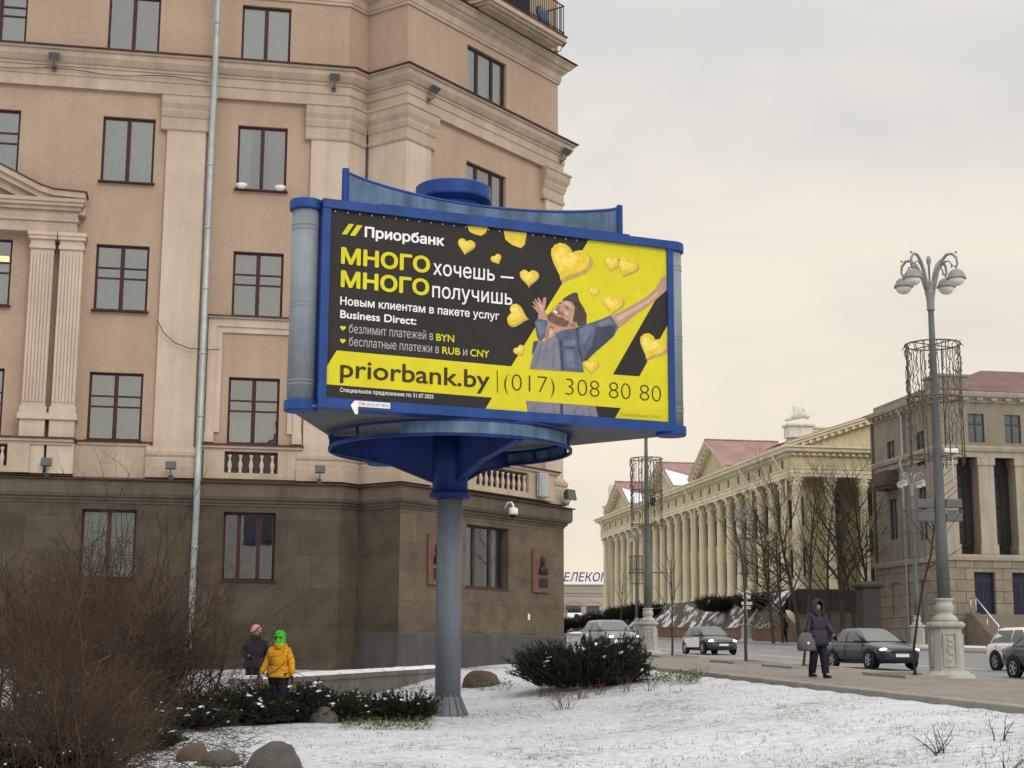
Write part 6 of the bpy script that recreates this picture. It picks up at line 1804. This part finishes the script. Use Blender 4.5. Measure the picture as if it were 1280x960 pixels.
# ------------------------------------------------------------------ cars
tyre_m = mat('tyre_rubber', (.015, .015, .016), .85, .2, 6)
rim_m = mat('alloy_rim', (.35, .35, .36), .35, .1, 5, metal=.8)
car_glass = mat('car_glass', (.055, .075, .072), .04, .1, 1, spec=.9)
trim_b = mat('black_trim', (.015, .015, .016), .5, .1, 5)
plate_m = mat('licence_plate', (.7, .7, .7), .5, .03, 5)
def paint_m(name, c, r=.22):
    m = mat(name, c, r, .04, 1, spec=.35); m.node_tree.nodes['Principled BSDF'].inputs['Coat Weight'].default_value = .35; m.node_tree.nodes['Principled BSDF'].inputs['Coat Roughness'].default_value = .05; return m
def lerp(a, b, t): return a + (b - a) * t
def car(p, rz, label, pm, kind='sedan', lights=0.0, length=4.4, name='car', two=None, H=1.46):
    t = thing(name, label, 'car', p, rz, 'cars on the avenue')
    hl = length / 2; k = hl / 2.2
    st = [(2.20, .30, .62, .60), (2.17, .22, .70, .70), (2.02, .19, .76, .79), (1.75, .18, .83, .85), (1.35, .18, .90, .875), (.95, .18, .95, .885), (.3, .18, .96, .89), (-.4, .18, .975, .89), (-1.1, .18, .99, .885), (-1.6, .19, 1.0, .87), (-1.95, .22, .985, .83), (-2.15, .28, .92, .76), (-2.20, .34, .80, .68)]
    rings = []
    for x, zb_, zt, w in st:
        x *= k; zm = (zb_ + zt) / 2 + .05
        half = [(0.0, zb_), (w * .75, zb_), (w * .96, zb_ + .10), (w, zm), (w * .985, zt - .10), (w * .90, zt - .015), (w * .55, zt + .012), (0, zt + .02)]
        full = [(x, y, z) for y, z in half] + [(x, -y, z) for y, z in half[-2:0:-1]]
        rings.append(full)
    b = obj('body', MB().loft(rings, smooth=True), pm, t)
    sm_ = b.modifiers.new('s', 'SUBSURF'); sm_.levels = 1; sm_.render_levels = 1
    # greenhouse
    if kind == 'sedan': lo = (1.02, -1.72); hi = (.12, -1.02)
    else: lo = (1.08, -1.95); hi = (.22, -1.45)
    zl, zh = .93, H - .045
    def ringp(x0, x1, w, z, r=.16):
        q = []
        for sx_, sy_, a0 in ((1, 1, 0), (-1, 1, 90), (-1, -1, 180), (1, -1, 270)):
            cx_, cy_ = (x0 - r if sx_ > 0 else x1 + r), sy_ * (w - r)
            for j in range(4):
                a = R(a0 + 30 * j); q.append((k * (cx_ + r * math.cos(a)), cy_ + r * math.sin(a), z))
        return q
    gh = MB().loft([ringp(lo[0], lo[1], .80, zl), ringp(lerp(lo[0], hi[0], .5), lerp(lo[1], hi[1], .5), .735, lerp(zl, zh, .52)), ringp(hi[0], hi[1], .62, zh), ringp(hi[0] - .12, hi[1] + .12, .48, zh + .04)], smooth=True)
    obj('roof', gh, two or pm, t)
    def G_(x, y, z): return (x * k, y, z)
    def quad(nm, pts, m_=car_glass): return obj(nm, MB().add(pts, [tuple(range(len(pts)))]), m_, t)
    e = .014
    wl, wh_ = .70, .545
    z0_, z1_ = zl + .05, zh - .03
    def xe(t_, f): return lerp(lo[0 if f else 1], hi[0 if f else 1], t_)
    quad('windscreen', [G_(xe(.10, 1) + e, -wl, z0_), G_(xe(.10, 1) + e, wl, z0_), G_(xe(.93, 1) + e, wh_, z1_), G_(xe(.93, 1) + e, -wh_, z1_)])
    quad('rear_window', [G_(xe(.14, 0) - e, wl, z0_), G_(xe(.14, 0) - e, -wl, z0_), G_(xe(.93, 0) - e, -wh_, z1_), G_(xe(.93, 0) - e, wh_, z1_)])
    def ys(z): 
        f = (z - zl) / (zh - zl); return lerp(.80, .735, f / .52) if f < .52 else lerp(.735, .62, (f - .52) / .48)
    for sg in (1, -1):
        mid = -.38
        za, zb2 = zl + .045, zh - .06; zmid = lerp(zl, zh, .52)
        for nm, xs0, xs1 in (('side_window', lo[0] - .30, mid + .04), ('side_window', mid - .04, lo[1] + .32)):
            fa_ = hi[0] - .08 if xs0 > 0 else mid - .04; fb = mid + .04 if xs0 > 0 else hi[1] + .10
            pts = [G_(xs0, sg * (ys(za) + .012), za), G_(xs1, sg * (ys(za) + .012), za), G_(lerp(xs1, fb, .5), sg * (ys(zmid) + .014), zmid), G_(fb, sg * (ys(zb2) + .012), zb2), G_(fa_, sg * (ys(zb2) + .012), zb2), G_(lerp(xs0, fa_, .5), sg * (ys(zmid) + .014), zmid)]
            quad(nm, pts if sg < 0 else pts[::-1])
        obj('mirror', MB().sphere((.72 * k, sg * .96, .98), .1, 8, 6, (.7, 1.1, .75)), pm, t)
        for x in (1.36, -1.34):
            obj('wheel_well_shade', MB().lathe([(.385, 0), (.385, .02)], 28).xf(Matrix.Translation((x * k, sg * .872 - (.01 if sg > 0 else -.01) * 0, .335)) @ Matrix.Rotation(R(-90 * sg), 4, 'X')), trim_b, t)  # black disc on the body side, painted shade of the wheel well
            wv = obj('wheel', MB().lathe([(.2, -.16), (.29, -.155), (.315, -.10), (.318, .0), (.30, .045), (.22, .05), (.2, .03), (.05, .03)], 26).xf(Matrix.Translation((x * k, sg * .862, .318)) @ Matrix.Rotation(R(-90 * sg), 4, 'X')), tyre_m, t)
            rm = MB().lathe([(.215, .02), (.215, .042), (.19, .038), (.17, .02)], 24)
            for q in range(5):
                a = 2 * math.pi * q / 5; rm.loft([[(math.cos(a) * r - math.sin(a) * w_, math.sin(a) * r + math.cos(a) * w_, z) for w_, z in ((-.035, .03), (.035, .03), (.03, .045), (-.03, .045))] for r in (.03, .19)], smooth=False)
            rm.lathe([(.05, .03), (.05, .052), (.02, .055)], 12)
            rm.xf(Matrix.Translation((x * k, sg * .862, .318)) @ Matrix.Rotation(R(-90 * sg), 4, 'X')); obj('rim', rm, rim_m, wv)
        hm = mat('lit_headlamp', (.8, .78, .7), .2, .02, 2, emit=((1, .93, .75), lights)) if lights else mat('headlamp', (.55, .56, .56), .12, .1, 3, spec=.8)
        if lights and lights > 3: hm = mat('bright_headlamp', (.8, .78, .7), .2, .02, 2, emit=((1, .9, .65), lights))
        obj('headlamp', MB().sphere((2.02 * k, sg * .60, .66), .16, 10, 8, (.9, 1.15, .42)), hm, t)
        obj('tail_lamp', MB().sphere((-2.08 * k, sg * .64, .84), .15, 10, 8, (.7, .9, .6)), mat('tail_lamp_red', (.3, .015, .015), .2, .1, 3), t)
        obj('fog_lamp', MB().lathe([(.07, 0), (.06, .02)], 10).xf(Matrix.Translation((2.13 * k, sg * .56, .36)) @ Matrix.Rotation(R(90), 4, 'Y')), hm if lights else rim_m, t)
        sl_ = MB()
        for x in (.92, -.38, -1.28): sl_.box(x * k - .006, x * k + .006, sg * .884, sg * .893, .30, .90)
        sl_.box(-1.5 * k, 1.5 * k, min(sg * .883, sg * .895), max(sg * .883, sg * .895), .22, .255)
        obj('door_seams', sl_, trim_b, t)
        obj('door_handle', MB().box(-.30 * k, -.12 * k, min(sg * .885, sg * .905), max(sg * .885, sg * .905), .80, .825).box(-1.16 * k, -.98 * k, min(sg * .885, sg * .905), max(sg * .885, sg * .905), .81, .835), pm, t)
    obj('grille', MB().box(2.14 * k, 2.195 * k, -.42, .42, .53, .62).box(2.16 * k, 2.205 * k, -.55, .55, .25, .37), trim_b, t)
    obj('licence_plate', MB().box(2.19 * k, 2.215 * k, -.26, .26, .41, .52), plate_m, t)
    obj('licence_plate', MB().box(-2.225 * k, -2.205 * k, -.26, .26, .60, .71), plate_m, t)
    return t
def cpos(px, Y):
    x = (px - 640) / 1951.0 * Y; s_, n_ = sn(x, Y)
    return Vector((x, Y, plane_z(s_) + road_dz(n_) + .012))
dgrey_p = paint_m('mid_grey_car_paint', (.16, .165, .165)); navy_p = paint_m('navy_car_paint', (.022, .027, .052)); grey_p = paint_m('grey_car_paint', (.05, .053, .056)); silver_p = paint_m('silver_car_paint', (.42, .43, .42), .3)
white_p = paint_m('white_car_paint', (.74, .74, .72)); black_p = paint_m('black_car_paint', (.012, .014, .028))
car(cpos(1091, 57), R(-74), 'dark navy saloon car driving towards the viewer behind the hooded walker', navy_p, 'sedan', 2.5, 4.4)
cr_t = car(cpos(888, 83), R(-75), 'grey and white hatchback with a lit front lamp in front of the palace', grey_p, 'hatch', 6, 4.1)
obj('white_door_panel', MB().box(-1.25, .85, -.901, -.893, .36, .86), white_p, cr_t)
car(cpos(764, 72), R(-74), 'grey car with a lit lamp partly hidden behind the large dark juniper', dgrey_p, 'hatch', 6, 4.2)
car(cpos(1300, 54), R(-76), 'white car cut by the right edge of the picture', white_p, 'hatch', 0, 4.3, H=1.5)
car(cpos(1332, 47), R(-76), 'black car at the right edge overlapping the white car', black_p, 'sedan', 0, 4.5, H=1.45)

# ------------------------------------------------------------------ people
skin_m = mat('skin', (.42, .25, .18), .6, .1, 6)
def person(p, rz, label, H, coat, legs_m, kind, name='person', stride=.0, arms=None, hatm=None, skirt=.0, look=0.0, mask=False, bulk=1.0):
    s = H / 1.72
    def S(q): return tuple(c * s for c in q)
    st = stride
    aL, aR = arms or (((.25, .03, 1.14), (.27, -.05, .90)), ((-.25, .03, 1.14), (-.27, -.05, .90)))
    J = [(0, 0, .93), (0, .01, 1.15), (0, .01, 1.35), (0, 0, 1.47), (0, -.025, 1.535), (0, -.012, 1.60), (0, .0, 1.665),
         (.085, 0, .86), (.09, -st * .5 - .01, .48), (.095, -st, .09), (.095, -st - .13, .045), (-.085, 0, .86), (-.09, st * .45 - .03, .48), (-.095, st, .11), (-.095, st - .12, .05),
         (.17, .01, 1.385), aL[0], aL[1], (-.17, .01, 1.385), aR[0], aR[1]]
    E = [(0, 1), (1, 2), (2, 3), (3, 4), (4, 5), (5, 6), (0, 7), (7, 8), (8, 9), (9, 10), (0, 11), (11, 12), (12, 13), (13, 14), (2, 15), (15, 16), (16, 17), (2, 18), (18, 19), (19, 20)]
    rad = [(.15, .11), (.135, .1), (.16, .115), .055, .062, (.082, .092), .07, .09, .065, .045, .04, .09, .065, .045, .04, .062, .047, .033, .062, .047, .033]
    for w, el in ((17, 16), (20, 19)):           # palm and five fingers on each hand
        wp = Vector(J[w]); d = (wp - Vector(J[el])).normalized(); sd_ = d.cross(Vector((0, 1, 0))).normalized(); fw_ = sd_.cross(d)
        J.append(tuple(wp + d * .06)); rad.append(.034); pi_ = len(J) - 1; E.append((w, pi_))
        for f_ in range(5):
            off = (f_ - 1.5) * .019 if f_ < 4 else .0
            b0 = wp + d * (.095 if f_ < 4 else .04) + fw_ * off + (fw_ * -.045 if f_ == 4 else Vector((0, 0, 0)))
            ln = (.055, .065, .06, .045, .045)[f_]
            J.append(tuple(b0)); rad.append(.0095); E.append((pi_, len(J) - 1)); J.append(tuple(b0 + d * ln * .9 + sd_ * .012)); rad.append(.008); E.append((len(J) - 2, len(J) - 1))
    J.append((0, -.108, 1.598)); rad.append(.014); E.append((5, len(J) - 1))
    body = skinned(name, [S(q) for q in J], E, [tuple(c * s for c in r) if hasattr(r, '__len__') else r * s for r in rad], skin_m, None, 1, p, rz)
    tag(body, label, 'person')
    eyes = MB()
    for sg in (1, -1):
        eyes.sphere(S((sg * .033, -.092, 1.618)), .012 * s, 8, 6)
    obj_split('eye', eyes, black_iron, body)
    obj('mouth', MB().box(*[c * s for c in (-.025, .025, -.103, -.085, 1.556, 1.564)]), mat('lips', (.25, .09, .08), .6, .1, 3), body)
    # dark gloves over palms and fingers
    GJ, GE, GR = [], [], []
    for w in (17, 20):
        o0 = len(GJ); base_i = 21 if w == 17 else 32
        GJ.append(J[w]); GR.append(.042)
        for q in range(11): GJ.append(J[base_i + q]); GR.append(rad[base_i + q] + .006)
        GE.append((o0, o0 + 1))
        for f_ in range(5): GE += [(o0 + 1, o0 + 2 + 2 * f_), (o0 + 2 + 2 * f_, o0 + 3 + 2 * f_)]
        skinned('glove', [S(q) for q in GJ[o0:]], [(a - o0, b - o0) for a, b in GE if a >= o0], [r * s for r in GR[o0:]], trous, body)
    # trousers and shoes
    K = [7, 8, 9, 11, 12, 13, 0]
    TJ = [J[0], J[7], J[8], (J[9][0], J[9][1], J[9][2] - .04), J[11], J[12], (J[13][0], J[13][1], J[13][2] - .04)]
    skinned('trousers', [S(q) for q in TJ], [(0, 1), (1, 2), (2, 3), (0, 4), (4, 5), (5, 6)], [c * s for c in (.155, .13, .105, .09, .13, .105, .09)], legs_m, body)
    for q in (9, 13):
        x, y, z = J[q]
        obj('shoe', MB().loft([[S((x + wx * w_, y + yy, max(.0, z - .09) + zz_)) for wx, zz_ in ((-1, .0), (1, .0), (1, h_), (.6, h_ + .02), (-.6, h_ + .02), (-1, h_))] for yy, w_, h_ in ((.07, .04, .08), (.03, .05, .10), (-.08, .052, .06), (-.17, .035, .035))], smooth=False), black_iron, body)
    # coat
    b_ = bulk
    CJ = [(0, .0, .98), (0, .01, 1.18), (0, .01, 1.37), (0, 0, 1.47), (.165, .01, 1.365), aL[0], aL[1], (-.165, .01, 1.365), aR[0], aR[1]]
    skinned('coat', [S(q) for q in CJ], [(0, 1), (1, 2), (2, 3), (2, 4), (4, 5), (5, 6), (2, 7), (7, 8), (8, 9)], [((.215 * s * b_), (.165 * s * b_)), ((.20 * s * b_), (.155 * s * b_)), ((.205 * s * b_), (.15 * s * b_)), .09 * s, .092 * s * b_, .075 * s * b_, .058 * s * b_, .092 * s * b_, .075 * s * b_, .058 * s * b_], coat, body)
    zs = .98 - skirt
    n = 20; rings = []
    for z, rx, ry in ((1.08, .20, .155), (.95, .225, .175), (lerp(.95, zs, .5), .235, .185), (zs, .24, .195), (zs + .01, .20, .155)):
        rings.append([S((rx * b_ * math.cos(2 * math.pi * k / n), ry * b_ * math.sin(2 * math.pi * k / n), z)) for k in range(n)])
    obj('coat_hem', MB().loft(rings, False, False), coat, body)
    obj('collar', MB().lathe([(.10, 1.42), (.115, 1.47), (.10, 1.53), (.085, 1.535)], 14, (0, 0, 0), cap=False).xf(Matrix.Scale(s, 4)), coat, body)
    if kind == 'beanie':
        obj('hat', MB().lathe([(.10, 1.605), (.112, 1.61), (.114, 1.66), (.11, 1.69), (.085, 1.735), (.045, 1.758), (.005, 1.762)], 18, (0, .008, 0)).xf(Matrix.Rotation(look, 4, 'Z') @ Matrix.Scale(s, 4)), hatm, body)
    if kind == 'balaclava':
        hb = MB(); n = 18
        for (z0_, z1_, r0, r1) in ((1.44, 1.50, .095, .105), (1.50, 1.585, .105, .112)):
            hb.loft([[(r * math.cos(2 * math.pi * k / n), r * math.sin(2 * math.pi * k / n) + .004, z) for k in range(n)] for r, z in ((r0, z0_), (r1, z1_))], False, False)
        a0 = -90 + 42; m_ = 14
        hb.loft([[(.114 * math.cos(R(a0 + 276 * k / m_)), .114 * math.sin(R(a0 + 276 * k / m_)) + .004, z) for k in range(m_ + 1)] for z in (1.585, 1.64)], False, False, closed=False)
        hb.lathe([(.115, 1.64), (.116, 1.67), (.104, 1.715), (.07, 1.75), (.03, 1.768), (.004, 1.772)], n, (0, .004, 0))
        obj('balaclava', hb.xf(Matrix.Scale(s, 4)), hatm, body)
        # hood of the jacket hanging at the back
        obj('hood', MB().sphere((0, .10, 1.47), .10, 12, 8, (1.3, .7, .8)).xf(Matrix.Scale(s, 4)), coat, body)
    if kind == 'hood':
        hb = MB(); m_ = 16; rings = []
        for z, r, op in ((1.40, .14, 36), (1.48, .132, 58), (1.56, .136, 64), (1.64, .142, 60), (1.70, .128, 46), (1.75, .085, 20), (1.775, .03, 4)):
            rings.append([(r * math.cos(R(-90 + op + (360 - 2 * op) * k / m_)), r * 1.1 * math.sin(R(-90 + op + (360 - 2 * op) * k / m_)) - .015, z) for k in range(m_ + 1)])
        hb.loft(rings, False, False, closed=False)
        o = obj('hood', hb.xf(Matrix.Rotation(look, 4, 'Z') @ Matrix.Scale(s, 4)), coat, body)
        so_ = o.modifiers.new('t', 'SOLIDIFY'); so_.thickness = .03
        edge = [rings[i][0] for i in range(len(rings))] + [rings[i][-1] for i in range(len(rings) - 1, -1, -1)]
        fz = MB().tube(edge, .028, 8); fz.xf(Matrix.Rotation(look, 4, 'Z') @ Matrix.Scale(s, 4))
        obj('fur_trim', fz, mat('fur_trim', (.06, .05, .045), .95, .4, 20, bmp=.6), body)
    return body
coat_d = mat('dark_quilted_coat', (.018, .019, .032), .7, .3, 6, bmp=.4); coat_v = mat('aubergine_coat', (.042, .037, .055), .7, .3, 5, bmp=.4)
trous = mat('dark_trousers', (.016, .016, .028), .8, .3, 5); yel_c = mat('yellow_jacket', (.62, .31, .015), .7, .12, 5, bmp=.3)
pink_h = mat('pink_knit', (.60, .36, .33), .9, .12, 14, bmp=.5); green_h = mat('neon_green_knit', (.04, .62, .06), .85, .1, 14, bmp=.4)
def ppos(px, Y): 
    p = at(px, 826, Y); return Vector((p.x, p.y, ground(p.x, p.y)))
def stand(px, ytop, H, Y0=20, Y1=40):
    """distance at which a figure of height H reaches the given picture height"""
    best = None
    for k in range(200):
        Y = Y0 + (Y1 - Y0) * k / 199; p = ppos(px, Y); q = p + Vector((0, 0, H)); dv = q
        yy = 480 - F * dv.dot(UP) / dv.dot(FW)
        if best is None or abs(yy - ytop) < best[0]: best = (abs(yy - ytop), p)
    return best[1]
pA = ppos(319, 30.5); hA = at(319, 783, 30.5).z - pA.z
person(pA, R(12), 'adult in a pink knitted hat and dark coat beside the child in yellow', hA, coat_d, trous, 'beanie', hatm=pink_h, skirt=.12, stride=.06, bulk=1.08, arms=(((.26, .03, 1.14), (.26, -.06, .90)), ((-.27, .0, 1.15), (-.13, -.19, 1.10))))
pC = ppos(349, 26.6); hC = at(349, 791, 26.6).z - pC.z
person(pC, R(-12), 'child in a bright green balaclava and yellow jacket', hC, yel_c, trous, 'balaclava', hatm=green_h, skirt=.12, stride=.05, bulk=1.06, arms=(((.25, .02, 1.14), (.29, -.05, .90)), ((-.25, .0, 1.14), (-.33, -.12, .93))))
wp_ = ppos(1023, 34.3)
person(wp_, R(22), 'hooded walker in a dark coat carrying a grey bag on the pavement', 1.66, coat_v, trous, 'hood', skirt=.26, stride=.15, bulk=1.1, look=R(4), arms=(((.27, -.06, 1.14), (.30, -.20, .95)), ((-.27, .03, 1.12), (-.28, .0, .88))))
rt = Matrix.Rotation(R(22), 3, 'Z')
t = thing('shoulder_bag', 'grey bag hanging at the side of the hooded walker', 'bag', wp_ + rt @ Vector((-.31, -.03, .58)), R(10))
bgm = mat('grey_bag_fabric', (.12, .115, .13), .6, .2, 4, bmp=.3)
obj('pouch', MB().loft([[(x * sx_, y * sy_, z) for x, y in ((-.5, -.5), (0, -.62), (.5, -.5), (.6, 0), (.5, .5), (0, .62), (-.5, .5), (-.6, 0))] for z, sx_, sy_ in ((.0, .30, .14), (.03, .37, .18), (.18, .37, .17), (.30, .30, .12), (.40, .17, .05))], smooth=True), bgm, t)
obj('handle', MB().tube([(-.07, 0, .39), (-.03, .0, .55), (.06, .04, .78), (.07, 0, .55), (.07, 0, .39)], .012, 6), bgm, t)
obj('emblem', MB().lathe([(.03, 0), (.03, .006)], 10).xf(Matrix.Translation((0, -.115, .17)) @ Matrix.Rotation(R(90), 4, 'X')), white_pvc, t)
k = (983 - 640) / 1951; Yd = 38.2 / (.9848 * k + .1736); dpz = plane_z(sn(k * Yd, Yd)[0])
person(Vector((k * Yd, Yd, dpz)), R(200), 'distant dark clad pedestrian walking away on the far pavement', 1.72, coat_d, trous, 'hood', stride=.12, arms=(((.24, -.1, 1.16), (.22, -.25, 1.28)), ((-.25, .03, 1.14), (-.27, -.05, .90))))
t = thing('umbrella', 'pale tan umbrella tilted over the distant pedestrian', 'umbrella', (k * Yd + .55, Yd - .2, dpz + 1.25))
ub = MB(); nn = 8
ub.lathe([(.60, -.24), (.55, -.16), (.40, -.05), (.2, .02), (.02, .05)], 16, cap=False); ub.xf(Matrix.Translation((0.1, 0, .65)) @ Matrix.Rotation(R(52), 4, 'Y') @ Matrix.Rotation(R(22), 4, 'X'))
obj('canopy', ub, mat('tan_umbrella', (.55, .46, .37), .8, .1, 2), t)
obj('shaft', MB().tube([(-.35, .1, .0), (.12, 0, .72)], .012, 5), black_iron, t)
